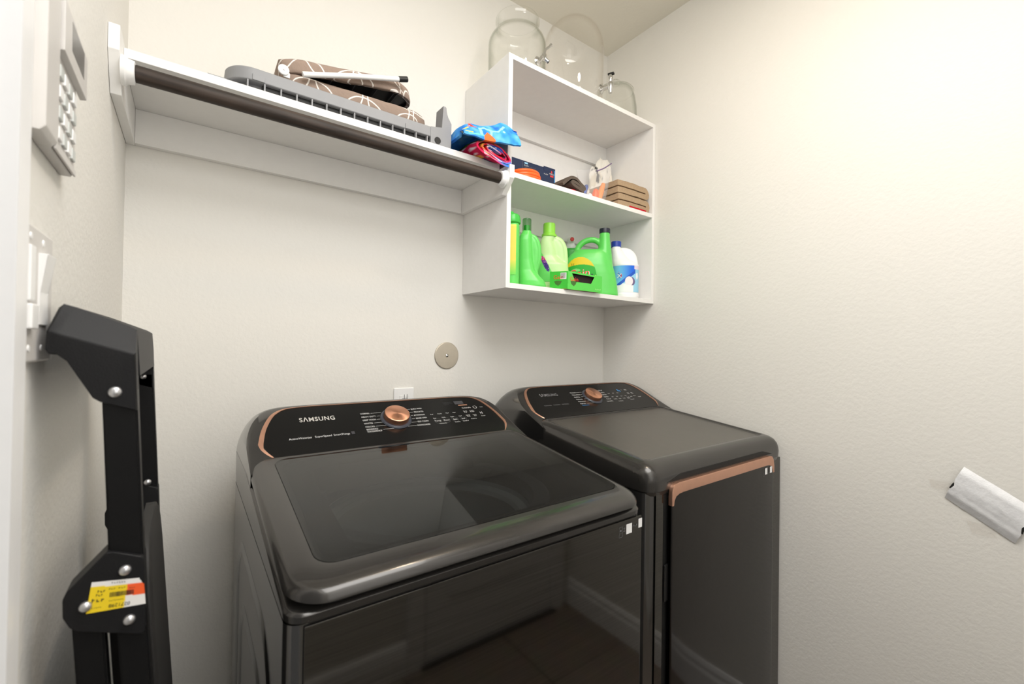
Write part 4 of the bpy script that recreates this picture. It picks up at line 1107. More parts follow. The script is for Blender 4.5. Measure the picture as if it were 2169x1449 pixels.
bm = B(); box(bm, 1.555, 1.660, -0.2735, -0.2705, MS+0.0005, MS+0.0085, 0.001)
tag(obj('red_cloth_edge', bm, M['redcloth']), 'thin red cloth edge in front of the bottom tan towel', 'cloth')

# white patterned cloth heap behind
bm = B(); bmesh.ops.create_icosphere(bm, subdivisions=5, radius=1.0)
for v in bm.verts:
    d = v.co.copy(); r = 1+0.22*noise.noise(d*2.1+V((3,1,0)))+0.10*noise.noise(d*5)
    p = V((d.x*0.070*r, d.y*0.036*r, d.z*0.150*r*(1.0 if abs(d.x) < .5 or d.x < 0 else 0.8)))
    if d.z < 0: p.x *= 1.25; p.y *= 1.1
    v.co = V((1.618, -0.062, MS+0.128))+p
    if v.co.z < MS+0.0005: v.co.z = MS+0.0005
    v.co.x = min(v.co.x, 1.690)
    v.co.y = min(v.co.y, -0.024)
o = tag(obj('cloth_bundle', bm, M['col_cloth'], ang=80), 'bunched white cloth with tiny dark flecks behind the tan towels', 'cloth')
def wcol(w):
    if 1.568 < w.x < 1.577 and w.z > MS+0.16 and w.z < MS+0.235 and w.y < -0.062: return (40, 40, 44)
    if nz(w, 75) > 0.46: return (150, 152, 150)
    if nz(w+V((4,4,4)), 12) > 0.30: return (222, 214, 196)
    return (240, 236, 226)
paint(o, wcol)

# zip bag with small things in it
J = thing('zip_bag', 'clear plastic zip bag of small coloured things beside the tan towels', 'bag', (1.375, -0.235, MS))
bm = B(); ny, nzz = 26, 22; rings = []
for j in range(nzz+1):
    t = j/nzz; w = 0.055+0.048*t**0.8; th = 0.026*(1-t)**0.6+0.0016
    cx = 1.382+0.010*t; ring = []
    for k in range(36):
        a = 2*PI*k/36; x = cx+w*math.cos(a); y = -0.238+th*math.sin(a)+0.010*t*math.sin(9*(x-1.3))
        z = MS+0.001+t*(0.095+0.055*(x-1.28)/0.18)
        p = V((x, y, z)); p += 0.004*V((0, noise.noise(p*45), noise.noise(p*40+V((5,5,5)))*t)); ring.append(p)
    rings.append(ring)
loft(bm, rings, True, False)
obj('bag_film', bm, M['bag'], J, ang=80)
bm = B(); tube(bm, smooth_path([(1.395,-0.243,MS+0.118),(1.430,-0.246,MS+0.136),(1.472,-0.247,MS+0.165)]), 0.0022, 8); obj('zip_strip', bm, pm('violet_zip', (112, 92, 130), 0.4), J)
def bagged(name, bm, mat, label, cat): tag(obj(name, bm, mat), label, cat)
bm = B(); tube(bm, smooth_path([(1.332,-0.236,MS+0.008),(1.336,-0.238,MS+0.030),(1.346,-0.238,MS+0.052)]), [0.010]*3+[0.0095]*4+[0.009]*4+[0.006]*2, 12); bagged('small_bottle', bm, pm('blue_violet_foil', (60, 90, 170), 0.3, metal=0.4, var=0.5, scale=60), 'blue shiny thing inside the clear zip bag', 'packet')
bm = B(); lathe(bm, [(0.013,0.004),(0.0135,0.03),(0.009,0.045),(0.0,0.052)], (1.387,-0.240,MS), 20, (0.15,0,1)); bagged('orange_packet', bm, M['orange'], 'orange pointed thing at the middle of the clear zip bag', 'packet')
bm = B(); tube(bm, [(1.412,-0.238,MS+0.010),(1.424,-0.238,MS+0.045),(1.436,-0.240,MS+0.078)], [0.011,0.012,0.008], 12); bagged('orange_strip', bm, pm('pale_orange', (250, 150, 70), 0.5, var=0.05), 'long orange thing at the right of the clear zip bag', 'packet')
bm = B(); bmesh.ops.create_icosphere(bm, subdivisions=3, radius=0.011); bmesh.ops.translate(bm, verts=bm.verts, vec=(1.362,-0.238,MS+0.0145)); bagged('white_ball', bm, M['white'], 'white round thing low in the clear zip bag', 'packet')

# ------------------------------------------------------------------ things on the long shelf
ST = 1.8738
# long grey plastic wall rack lying on its back: rounded left end, ribbed underside, upright prong at the right
J = thing('plastic_rack', 'long grey ribbed plastic rack lying along the long shelf under the ironing board', 'rack', (0.46, -0.15, ST))
def rack_outline(ins, n=16):
    """plan outline with a rounded left end: x, y"""
    y0, y1 = -0.252+ins, -0.060-ins; x0, x1 = 0.190+ins, 0.756-ins; r = 0.055-ins*0.6
    pts = [(x1, y0)]
    pts += [(x0+r-r*math.sin(a), y0+r-r*math.cos(a)) for a in [PI/2*k/n for k in range(n+1)]]
    pts += [(x0+r-r*math.cos(a), y1-r+r*math.sin(a)) for a in [PI/2*k/n for k in range(n+1)]]
    pts += [(x1, y1)]
    return pts
bm = B()
zr = lambda x: 1.926 if x < 0.24 else 1.923
R = lambda ins, z: [(x, y, z) for x, y in rack_outline(ins)]
loft(bm, [R(0.022, 1.8945), R(0.004, 1.8945), R(0.001, 1.896), R(0.0, 1.898), R(0.0, 1.9225), R(0.002, 1.9250), R(0.006, 1.9250), R(0.006, 1.9120)], False, True)
obj('rail', bm, M['rackgrey'], J, ang=40)
bm = B(); loft(bm, [R(0.020, 1.8765), R(0.020, 1.8960)], False, False)
obj('inner_wall', bm, M['rackgrey'], J, ang=40)
bm = B(); loft(bm, [R(0.004, ST), R(0.004, ST+0.0030)], True, True); obj('base_flange', bm, M['rackgrey'], J, ang=40)
for k in range(15):
    x = 0.232+k*0.0345
    bm = B(); box(bm, x-0.0015, x+0.0015, -0.2515, -0.2325, ST+0.003, 1.8946)
    obj('rib', bm, M['rackgrey'], J)
obj('rack_shade_strip', box(B(), 0.262, 0.690, -0.2410, -0.2330, ST+0.0031, 1.8944), M['cavity'], J)  # black strip put in for the shadow inside the rack
obj('end_tab', box(B(), 0.156, 0.212, -0.215, -0.150, ST, 1.8990, 0.002), M['rackgrey'], J)
for x in (0.252, 0.624):
    bm = B(); prism(bm, [(x-0.011,-0.2545,1.8960),(x+0.014,-0.2545,1.8960),(x+0.014,-0.2545,1.9065),(x+0.008,-0.2545,1.9105),(x-0.011,-0.2545,1.9105)], (0,0.006,0), 0.001)
    obj('clip', bm, M['rackgrey'], J)
# right end block with the upright prong
bm = B()
pts = [(0.690,1.8765),(0.757,1.8765),(0.7575,1.951),(0.752,1.958),(0.745,1.966),(0.741,1.976),(0.740,1.993),(0.737,1.997),(0.7285,1.9965),(0.7265,1.9300),(0.690,1.9250)]
prism(bm, [(x,-0.2535,z) for x, z in pts], (0,0.045,0), 0.0012)
obj('end_prong', bm, M['rackgrey'], J, ang=40)
bm = B(); lathe(bm, [(0.010,0),(0.010,0.0012),(0.0,0.0013)], (0.712,-0.2538,1.889), 24, (0,-1,0)); obj('hole', bm, M['cavity'], J)

# folded table-top ironing board in a trellis cover: two halves hinged at the left
J = thing('ironing_board', 'folded table-top ironing board in taupe white-lattice cover on the grey rack', 'ironing board', (0.50, -0.13, 1.93))
def board(L, w0, w1, th, nose, soft=0.012):
    """board lying along +x from the origin, one rounded end; centre line y=0, underside z=0"""
    out = []
    n = 22
    xs = [0.0, 0.01, 0.03]+[0.03+(L-0.03-nose)*k/10 for k in range(1, 11)]
    def half(x):
        if x < 0.03: return w0*(0.80+0.20*math.sin(PI/2*x/0.03))
        if x <= L-nose: return w0+(w1-w0)*(x-0.03)/(L-nose-0.03)
        t = min(1, (x-(L-nose))/nose); return w1*max(0.0, 1-t**2.2)**0.5
    xs += [L-nose+nose*math.sin(PI/2*k/12) for k in range(1, 13)]
    low = [(x, -half(x)) for x in xs]; upp = [(x, half(x)) for x in reversed(xs[:-1])]
    return low+upp
def board_mesh(L, w0, w1, th, nose):
    o = board(L, w0, w1, th, nose); cx = L/2; bm = B()
    def sc(f, z): return [(cx+(x-cx)*(1-(1-f)*0.30), y*f, z) for x, y in o]
    loft(bm, [sc(0.80, 0.004), sc(0.955, 0.0), sc(0.99, 0.004), sc(1.0, 0.010), sc(1.0, th-0.012), sc(0.985, th-0.004), sc(0.94, th), sc(0.5, th+0.001)], False, True)
    bm2 = B(); loft(bm2, [sc(0.86, 0.006), sc(0.84, 0.012)], False, True)
    return bm, bm2
def put(bm, loc, ry, rz=0.0):
    m = Matrix.Translation(V(loc)) @ Matrix.Rotation(rz, 4, 'Z') @ Matrix.Rotation(-ry, 4, 'Y'); bm.transform(m); return bm
a, b = board_mesh(0.414, 0.086, 0.082, 0.036, 0.09); flip = Matrix.Rotation(PI, 4, 'X') @ Matrix.Translation((0,0,-0.034))
a.transform(flip); b.transform(flip)
LW = ((0.306, -0.132, 1.9385), math.radians(2.6), 0.0)
for v in list(a.verts): v.co += V((0,0,0.0))
for q in (a, b):
    bmesh.ops.translate(q, verts=q.verts, vec=(0,0,0)); 
put(a, *LW); put(b, *LW)
zmin = min(v.co.z for v in a.verts)
for q in (a, b): bmesh.ops.translate(q, verts=q.verts, vec=(0, 0, 1.9258-zmin))
wobble(a, 0.0022, 30, 2)
obj('lower_half', a, M['trellis'], J, ang=70)
obj('lower_underside', b, M['ironframe'], J, ang=40)
a, b = board_mesh(0.372, 0.088, 0.090, 0.036, 0.12)
UP = ((0.3045, -0.132, 1.9580), math.radians(10.0), 0.0)
put(a, *UP); put(b, *UP)
wobble(a, 0.0026, 26, 5)
obj('upper_half', a, M['trellis'], J, ang=70); obj('upper_underside', b, M['ironframe'], J, ang=40)
for k in range(5):
    x = 0.06+k*0.062; bm = B(); box(bm, x-0.0012, x+0.0012, -0.075, 0.075, 0.0005, 0.010); put(bm, *UP); obj('cross_rib', bm, pm('dull_rib', (60, 60, 62), 0.6) if k == 0 else bpy.data.materials['dull_rib'], J)
bm = B(); tube(bm, [(0.350,-0.236,1.9565),(0.475,-0.236,1.9990),(0.5985,-0.236,2.0362)], 0.0066, 16); obj('folding_leg', bm, M['white'], J)['label'] = 'white folding leg tube'
bm = B(); tube(bm, [(0.5970,-0.236,2.0358),(0.6220,-0.236,2.0445)], 0.0076, 16); obj('leg_cap', bm, M['black'], J)['label'] = 'black leg end cap'
bm = B(); tube(bm, [(0.352,-0.060,1.966),(0.45,-0.060,1.981),(0.560,-0.090,2.003)], 0.0055, 14); obj('folding_leg', bm, M['white'], J)
bm = B(); lathe(bm, [(0.0125,0),(0.0125,0.004),(0.010,0.006),(0.003,0.0065),(0.0025,0.0085),(0.0,0.0085)], (0.3085,-0.2260,1.9560), 28, (0,-1,0)); box(bm, 0.3085, 0.3235, -0.2265, -0.2225, 1.941, 1.954, 0.002)
obj('hinge_disc', bm, M['white'], J)['label'] = 'white round hinge disc'
bm = B(); tube(bm, [(0.700,-0.175,1.948),(0.716,-0.18,1.946),(0.7255,-0.19,1.944)], 0.0020, 8); obj('hook_wire', bm, M['rivet'], J)

# rolled multi-coloured cloth and blue printed cloth on it
bm = B(); path = []
RC = V((0.878, 0, 1.8985))
for k in range(150):
    t = k/149; ang = 2.9*2*PI*t+0.4; rx = 0.022+0.050*t; rz = 0.0052+0.0215*t
    x = RC.x+rx*math.cos(ang)*1.02; z = RC.z+rz*math.sin(ang)
    path.append((x, -0.312, z))
ribbon(bm, path, 0.0062, (0, 0.20, 0))
for v in bm.verts:
    # the front end sags over the shelf edge, the right side is thicker
    f = max(0, min(1, (-0.262-v.co.y)/0.05)); v.co.z -= f*(0.012+0.020*max(0, (v.co.x-0.86)/0.07))
    if v.co.y > -0.262: v.co.z = max(v.co.z, ST+0.0004)
    v.co.x = min(v.co.x, 0.9455)
wobble(bm, 0.0016, 35, 4)
for v in bm.verts:
    if v.co.y > -0.264: v.co.z = max(v.co.z, ST+0.0004)
    v.co.x = min(v.co.x, 0.9460)
o = tag(obj('rolled_cloth', bm, M['col_cloth'], ang=80), 'loosely rolled red and green cloth under the blue printed cloth', 'cloth')
def rcol(w):
    q = w-RC; ang = math.atan2(q.z/0.024, q.x/0.07); r = math.hypot(q.x/0.073, (q.z+0.012)/0.034)
    j = nz(w, 40)*0.12
    if r > 0.98 and w.x > 0.90: return (58, 128, 216)
    if ang > 0.2: return (24, 62, 34) if w.x < 0.86+j else ((86, 150, 60) if r > 0.75 else (206, 44, 56)) if w.x < 0.925 else (230, 190, 60)
    if r+j < 0.40: return (40, 86, 170) if nz(w, 90) < 0.15 else (230, 236, 240)
    if r+j < 0.56: return (214, 40, 50)
    if r+j < 0.66: return (230, 176, 60) if w.x < 0.86 else (30, 40, 66)
    return (206, 36, 80) if nz(w, 110) < 0.34 else (236, 220, 232)
paint(o, rcol)

bm = B(); nx, ny = 150, 110; g = {}
def blue_pt(i, j):   # rests on the roll below
    s, t = i/nx, j/ny                       # s along x, t from the front hem up and over to the back
    xl, xr = 0.762, 0.9455
    x = xl+(xr-xl)*s
    if t < 0.45:                            # drooping front face
        f = t/0.45; lip = 1.9005+0.012*s-0.006*math.sin(s*PI)
        top = 1.9330+0.050*min(1, s*1.25)+0.006*math.sin(s*9)
        z = lip+(top-lip)*f; y = -0.322+0.030*f*f-0.016*s*(1-f)
    else:
        lip = 1.9005+0.012*s-0.006*math.sin(s*PI); f = (t-0.45)/0.55; top = 1.9330+0.050*min(1, s*1.25)+0.006*math.sin(s*9)
        y = -0.292+0.19*f; z = top+0.004*math.sin(f*PI)-0.030*f*f
    if s < 0.10 and t >= 0.45: z += (lip+0.004-z)*(1-s/0.10)**2
    if s < 0.10 and t < 0.45: z += (lip-z)*0.55*(1-s/0.10)**2*t/0.45
    p = V((x, y, z)); p += V((0, 0.004*nz(p, 22), 0.004*nz(p+V((7,0,0)), 24)))
    if s > 0.86: p.x = min(p.x + (0.012*(1-t) if t < 0.45 else 0), 0.9460 if p.y > -0.322 else 0.962); 
    return p
for i in range(nx+1):
    for j in range(ny+1): g[i, j] = bm.verts.new(blue_pt(i, j))
for i in range(nx):
    for j in range(ny): bm.faces.new((g[i,j], g[i+1,j], g[i+1,j+1], g[i,j+1]))
bm = eval_mesh(bm, [('SOLIDIFY', dict(thickness=0.008, offset=-1))])
for v in bm.verts:
    if v.co.y > -0.280: v.co.x = min(v.co.x, 0.9460)
o = tag(obj('printed_cloth', bm, M['col_cloth'], ang=85), 'bright blue folded cloth with aqua and orange sea print on the shelf end', 'cloth')
def bcol(w):
    s = (w.x-0.762)/0.1835
    f = (w.z-(1.9005+0.012*s))/max(0.02, 0.034+0.038*min(1, s*1.25))      # height on the front face
    if w.y > -0.296: f = 1.02+(w.y+0.296)*4
    def seg(ax, ay, bx, by, r):
        dx, dy = bx-ax, by-ay; t = max(0, min(1, ((s-ax)*dx+(f-ay)*dy)/(dx*dx+dy*dy))); return math.hypot(s-ax-t*dx, (f-ay-t*dy)*0.42) < r
    # orange star and fish fin, pale aqua curves, yellow leaf shapes
    if seg(0.17, 0.98, 0.20, 0.80, 0.030) or seg(0.12, 0.80, 0.26, 0.74, 0.016): return (226, 74, 50)
    if 0.36 < s < 0.56 and f < 0.42-abs(s-0.445)*3.6: return (238, 116, 64)
    if seg(0.32, 0.22, 0.33, 0.66, 0.030) or seg(0.33, 0.66, 0.42, 0.72, 0.034) or seg(0.42, 0.72, 0.54, 0.52, 0.030) or seg(0.54, 0.52, 0.50, 0.22, 0.020) or seg(0.54, 0.52, 0.66, 0.50, 0.018) or seg(0.66, 0.50, 0.75, 0.70, 0.018) or seg(0.75, 0.70, 0.80, 0.78, 0.026): return (150, 218, 226)
    if seg(0.10, 0.10, 0.34, 0.14, 0.026): return (110, 200, 196)
    if seg(0.03, 0.50, 0.10, 0.66, 0.022) or seg(0.05, 0.28, 0.15, 0.24, 0.020): return (216, 206, 96)
    if ((s-0.77)**2+((f-0.50)*0.42)**2)**0.5 < 0.022: return (166, 220, 236)
    n = max(-1, min(1, 1.3*nz(w, 32)+0.6*nz(w, 75)))
    base = (56+18*s, 138+28*s, 230+8*s); to = (120, 190, 240) if n > 0 else (40, 100, 212)
    return tuple(a+(b-a)*abs(n) for a, b in zip(base, to))
paint(o, bcol)

# ------------------------------------------------------------------ glassware on the cabinet
TZ = CZ1+0.0003
JA1 = (1.078, -0.142)
def shell(prof, t=0.0028): return prof + [(max(r-t, 0.0005), h) for r, h in reversed(prof)]
J = thing('drink_dispenser', 'clear glass barrel drink jar with wide open neck on the cabinet top', 'drink dispenser', (*JA1, TZ))
bm = B(); pr = [(0.001,0.0),(0.092,0.0),(0.101,0.006),(0.1045,0.016),(0.1045,0.140),(0.1030,0.152),(0.0970,0.166),(0.0880,0.178),(0.0800,0.187),(0.0755,0.195),(0.0745,0.206),(0.0755,0.220),(0.0795,0.225),(0.0795,0.234),(0.0770,0.2380)]
inn = [(0.0740,0.2370),(0.0722,0.222),(0.0712,0.206),(0.0725,0.194),(0.0775,0.184),(0.0855,0.1755),(0.0945,0.164),(0.1002,0.151),(0.1015,0.140),(0.1015,0.018),(0.098,0.010),(0.090,0.006),(0.001,0.006)]
lathe(bm, pr+inn, (*JA1, TZ), 72, None, False, False); obj('glass_jar', bm, M['jar'], J, ang=60)
def spigot(parent, c, d, z, L, lever, mat):
    d = V(d).normalized(); p = V((c[0], c[1], z))
    bm = B(); lathe(bm, [(0.001,0),(0.017,0.0),(0.018,0.004),(0.012,0.008),(0.0085,0.012),(0.0085,L),(0.001,L)], p, 28, d, False, False); obj('spigot_pipe', bm, mat, parent)
    q = p+d*(L+0.006); bm = B()
    lathe(bm, [(0.001,-0.026),(0.0065,-0.026),(0.0075,-0.022),(0.0100,-0.008),(0.0120,0.0),(0.0110,0.010),(0.0070,0.016),(0.0088,0.022),(0.0098,0.032),(0.0080,0.042),(0.001,0.043)], q, 28, None, False, False); obj('spigot_tap', bm, mat, parent)
    bm = B(); r = V((-d.y, d.x, 0)); box(bm, -0.010, 0.014, -0.0065, 0.0065, 0, 0.0075, 0.002)
    m = Matrix(((d.x, r.x, 0, q.x), (d.y, r.y, 0, q.y), (0, 0, 1, q.z+0.0425), (0,0,0,1))); bm.transform(m); obj('spigot_lever', bm, M['black'], parent)['label'] = 'black tap lever'
# this tap lies turned on its side, its outlet pointing right
d1_ = V((0.10, -0.995, 0)).normalized(); p1 = V((*JA1, TZ+0.040))+d1_*0.1048
bm = B(); lathe(bm, [(0.001,0),(0.014,0),(0.015,0.004),(0.0070,0.008),(0.0070,0.018),(0.0095,0.022),(0.0100,0.030),(0.0085,0.036),(0.001,0.037)], p1, 28, d1_, False, False); obj('spigot_pipe', bm, M['chrome'], J)
q1 = p1+d1_*0.028; bm = B(); tube(bm, [q1+V((-0.020,0,-0.022)), q1+V((-0.008,0,-0.006)), q1+V((0.002,0,0.002)), q1+V((0.004,0,0.012))], [0.0060,0.0075,0.0105,0.0085], 20); obj('spigot_tap', bm, M['chrome'], J)
bm = B(); tube(bm, [q1+V((0.002,0,0.0)), q1+V((0.010,-0.004,-0.006)), q1+V((0.017,-0.006,-0.010))], [0.0075,0.0065,0.0065], 18); obj('spigot_outlet', bm, M['chrome'], J)
bm = B(); tube(bm, [q1+V((0.0171,-0.006,-0.0101)), q1+V((0.0195,-0.007,-0.0115))], 0.0052, 18); obj('outlet_tip', bm, M['black'], J)
bm = B(); tube(bm, [q1+V((0.003,0,0.010)), q1+V((0.010,0,0.032)), q1+V((0.030,0.002,0.052)), q1+V((0.037,0.002,0.060))], [0.0055,0.0040,0.0042,0.0060], 14); obj('spigot_lever', bm, M['chrome'], J)

JA2 = (1.354, -0.146)
J = thing('drink_dispenser', 'tall clear dome-topped drink dispenser at the middle of the cabinet top', 'drink dispenser', (*JA2, TZ))
RD = 0.1205; bm = B()
o_ = [(0.001,0.0),(0.105,0.0),(0.112,0.006),(0.116,0.03),(RD,0.16),(RD,0.235)] + [(RD*math.cos(a), 0.235+0.128*math.sin(a)) for a in [PI/2*k/18 for k in range(1, 18)]] + [(0.001, 0.363)]
i_ = [(0.001, 0.360)] + [((RD-0.003)*math.cos(a), 0.235+0.125*math.sin(a)) for a in [PI/2*k/18 for k in range(17, 0, -1)]] + [(RD-0.003,0.235),(RD-0.003,0.16),(0.113,0.03),(0.109,0.010),(0.103,0.006),(0.001,0.006)]
lathe(bm, o_+i_, (*JA2, TZ), 80, None, False, False); obj('dome', bm, M['dome'], J, ang=60)
d2 = V((0.36, -0.93, 0)).normalized(); p2 = V(JA2+(0,))+d2*0.1165
spigot(J, p2, d2, TZ+0.049, 0.034, True, M['chrome'])

JA3 = (1.601, -0.150)
J = thing('glass_jar', 'small squat glass jar with knobbed lid at the right end of the cabinet top', 'jar', (*JA3, TZ))
bm = B(); pr = [(0.001,0.0),(0.080,0.0),(0.088,0.006),(0.092,0.03),(0.090,0.08),(0.083,0.125),(0.076,0.146),(0.074,0.152)]
inn = [(0.0715,0.152),(0.0735,0.145),(0.0805,0.124),(0.0873,0.08),(0.0890,0.03),(0.085,0.010),(0.078,0.006),(0.001,0.006)]
lathe(bm, pr+inn, (*JA3, TZ), 64, None, False, False); obj('jar_body', bm, M['jar'], J, ang=60)
bm = B(); pr = [(0.0775,0.1525),(0.0785,0.157),(0.074,0.163),(0.055,0.172),(0.030,0.179),(0.014,0.182),(0.012,0.187),(0.019,0.192),(0.021,0.199),(0.017,0.206),(0.001,0.208)]
inn = [(0.001,0.178),(0.028,0.175),(0.053,0.168),(0.070,0.160),(0.0745,0.1528)]
lathe(bm, pr+inn, (*JA3, TZ), 64, None, False, False); obj('jar_lid', bm, M['jar'], J, ang=60)

# ------------------------------------------------------------------ on the walls
J = thing('cover_plate', 'round brushed metal cover plate on the wall above the washer', 'cover plate', (0.8862, 0, 1.2515))
bm = B(); lathe(bm, [(0.0480,0.0002),(0.0485,0.002),(0.0470,0.0042),(0.0455,0.0048),(0.006,0.0048),(0.0055,0.0040),(0.0,0.0040)], (0.8862, 0, 1.2515), 64, (0,-1,0)); obj('plate', bm, M['nickel'], J)
bm = B(); lathe(bm, [(0.0058,0.0040),(0.0052,0.0062),(0.003,0.0074),(0.0,0.0076)], (0.8862, 0, 1.2515), 24, (0,-1,0)); obj('screw', bm, M['chrome'], J)
J = thing('wall_outlet', 'white wall outlet plate half hidden behind the washer console', 'outlet', (0.7255, 0, 1.085))
obj('plate', box(B(), 0.6895, 0.7610, -0.0062, -0.0003, 1.025, 1.1425, 0.003, 3), M['white'], J)
for z in (1.064, 1.1035):
    bm = B(); box(bm, 0.709, 0.742, -0.0085, -0.006, z-0.0135, z+0.0135, 0.002); obj('socket', bm, M['white'], J)
bm = B(); box(bm, 0.714, 0.737, -0.034, -0.0085, 1.092, 1.1075, 0.003); obj('plug', bm, M['printgrey'], J)
for x in (0.7205, 0.7300): obj('plug_cord', (lambda b_: (tube(b_, [(x,-0.020,1.1075),(x,-0.020,1.1215)], 0.0009, 8), b_)[1])(B()), M['black'], J)

# crinkled white packet taped on the right wall
PO = V((XR, -1.2026, 1.0055)); e1 = V((0, -0.0862, -0.1591))/1 ; 
A_, B_, C_ = V((XR,-1.2026,1.0055)), V((XR,-1.170,0.918)), V((XR,-1.2905,0.8440))
ea = (C_-B_); eb = (B_-A_)           # long side, short side
J = thing('wall_packet', 'crinkled silvery white paper packet stuck on the right wall', 'paper packet', A_+(ea+eb)/2)
bm = B(); na, nb = 40, 24; g = {}
prof = [(0,0.003),(0.06,0.0075),(0.16,0.0125),(0.45,0.0145),(0.62,0.0125),(0.66,0.0115),(0.80,0.0105),(1.0,0.0015)]
for i in range(na+1):
    for j in range(nb+1):
        s, t = i/na, j/nb; h, = interp(prof, t)
        notch = 0.035*max(0, 1-abs(t-0.55)/0.16) ; off = 0
        ss = notch+(1-2*notch)*s
        ss += (0.10*(max(0, 0.5-t)*0.35)) * (1 if s < .5 else 0) * (1-s*2)
        p = A_+ea*ss+eb*t; p.x -= h+0.0010*nz(p+V((0,s,0)), 90)+0.0012*nz(p, 36)+0.0008
        g[i,j] = bm.verts.new(p)
for i in range(na):
    for j in range(nb): bm.faces.new((g[i,j], g[i+1,j], g[i+1,j+1], g[i,j+1]))
bm = eval_mesh(bm, [('SOLIDIFY', dict(thickness=0.0006, offset=-1))])
obj('paper', bm, pm('silvery_white_paper', (226, 227, 230), 0.42, var=0.02, bump=0.25, bscale=260), J, ang=50)
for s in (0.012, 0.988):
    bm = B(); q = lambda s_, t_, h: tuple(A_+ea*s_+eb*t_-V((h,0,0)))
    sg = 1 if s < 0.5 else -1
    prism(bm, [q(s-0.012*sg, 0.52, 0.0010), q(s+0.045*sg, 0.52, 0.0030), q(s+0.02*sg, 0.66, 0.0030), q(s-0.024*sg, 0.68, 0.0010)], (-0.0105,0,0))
    obj('opening_shade', bm, M['cavity'], J, smooth=False)  # solid black wedges stand in for the shaded inside of the packet
for pts, lb in (([(-1.1386,0.9576),(-1.190,0.9560),(-1.190,0.9360),(-1.1442,0.9355)], 'clear tape strip at the left end of the white packet on the wall'), ([(-1.2080,0.8720),(-1.2600,0.8700),(-1.2600,0.8440),(-1.2198,0.8424)], 'clear tape strip under the lower edge of the white packet on the wall')):
    bm = B(); prism(bm, [(XR-0.0002, y, z) for y, z in pts], (-0.0003,0,0)); tag(obj('tape_strip', bm, M['tape'], smooth=False), lb, 'tape')

# keypad panel high on the left wall
J = thing('alarm_keypad', 'pale wall keypad panel with buttons on the left wall beside the door casing', 'keypad', (0, -0.735, 1.49))
bm = B(); prism(bm, [(0.0003,-0.818,1.492),(0.0125,-0.818,1.492),(0.0165,-0.814,1.4985),(0.0165,-0.814,1.672),(0.0125,-0.818,1.679),(0.0003,-0.818,1.679)], (0,0.050,0), 0.0015); obj('housing', bm, M['plate'], J)
bm = B(); prism(bm, [(0.0003,-0.768,1.492),(0.0105,-0.768,1.492),(0.0130,-0.768,1.4985),(0.0130,-0.768,1.679),(0.0003,-0.768,1.679)], (0,0.108,0), 0.0012); obj('front_panel', bm, M['plate'], J)
bm = B(); prism(bm, [(0.0128,-0.762,1.600),(0.0195,-0.762,1.6015),(0.0195,-0.762,1.655),(0.0128,-0.762,1.665)], (0,0.126,0), 0.001); obj('display_housing', bm, M['plate'], J)
bm = B(); prism(bm, [(0.0190,-0.728,1.619),(0.0197,-0.728,1.619),(0.0197,-0.728,1.652),(0.0190,-0.728,1.652)], (0,0.070,0)); obj('display', bm, pm('grey_display', (120, 118, 116), 0.3), J)
M['buttongrey'] = pm('pale_button', (198, 202, 200), 0.4, var=0.05)
for r_ in range(4):
    for c_ in range(4):
        bm = B(); y0 = -0.755+c_*0.0225; z0 = 1.5075+r_*0.0225
        box(bm, 0.0125, 0.0158, y0, y0+0.0165, z0, z0+0.0135, 0.0012); obj('button', bm, M['buttongrey'] if (r_+c_) % 2 else M['white'], J)
bm = B(); box(bm, 0.0125, 0.0150, -0.765, -0.662, 1.4925, 1.5000, 0.001); obj('bottom_lip', bm, M['plate'], J)

# switch plate lower on the left wall
J = thing('light_switch', 'pale grey two-gang switch plate with white paddles on the left wall', 'light switch', (0, -0.778, 1.335))
obj('plate', box(B(), 0.0002, 0.0062, -0.8290, -0.7175, 1.2655, 1.4030, 0.003, 3), M['plate'], J)
bm = B(); box(bm, 0.0055, 0.0105, -0.8215, -0.8050, 1.3260, 1.3800, 0.0015); obj('dimmer_bar', bm, M['white'], J)
bm = B(); box(bm, 0.0055, 0.0120, -0.8215, -0.7985, 1.2990, 1.3235, 0.0018); obj('dimmer_button', bm, M['white'], J)
bm = B(); prism(bm, [(0.0055,-0.7760,1.3040),(0.0085,-0.7760,1.3040),(0.0070,-0.7760,1.3380),(0.0140,-0.7760,1.3780),(0.0055,-0.7760,1.3780)], (0,0.033,0), 0.001); obj('paddle', bm, M['white'], J)
for y, z in ((-0.8060,1.2800),(-0.7600,1.2800),(-0.8060,1.3905),(-0.7600,1.3905)):
    bm = B(); lathe(bm, [(0.0036,0.0060),(0.0032,0.0072),(0.0,0.0074)], (0, y, z), 16, (1,0,0)); obj('screw', bm, M['white'], J)

# ------------------------------------------------------------------ folded black step ladder standing against the left wall
LY0_, LY1_ = -0.780, -0.455
J = thing('step_ladder', 'folded black metal step ladder with moulded top cap leaning on the left wall', 'step ladder', (0.10, -0.617, 0))
full = [(0.0130,1.2985),(0.0185,1.3235),(0.0225,1.3280),(0.0320,1.3250),(0.0765,1.3062),(0.0835,1.3015),(0.0872,1.2103),(0.0560,1.2215),(0.0500,1.2262),(0.0290,1.2665),(0.0220,1.2730),(0.0155,1.2740),(0.0125,1.2790)]
low = [(0.0135,1.2975),(0.0140,1.2990),(0.0160,1.2996),(0.0250,1.2960),(0.0740,1.2790),(0.0845,1.2755)]+full[6:]
topc = [(x, max(z, 1.2480)) if x > 0.028 else (x, z) for x, z in full]
bm = B()
def capring(p, y): return [(x, y, z) for x, z in p]
low2 = [(0.0150,1.2940),(0.0155,1.2950),(0.0175,1.2955),(0.0255,1.2920),(0.0725,1.2755),(0.0825,1.2720)]+[(x*0.97+0.0012, z+0.0012) for x, z in full[6:]]
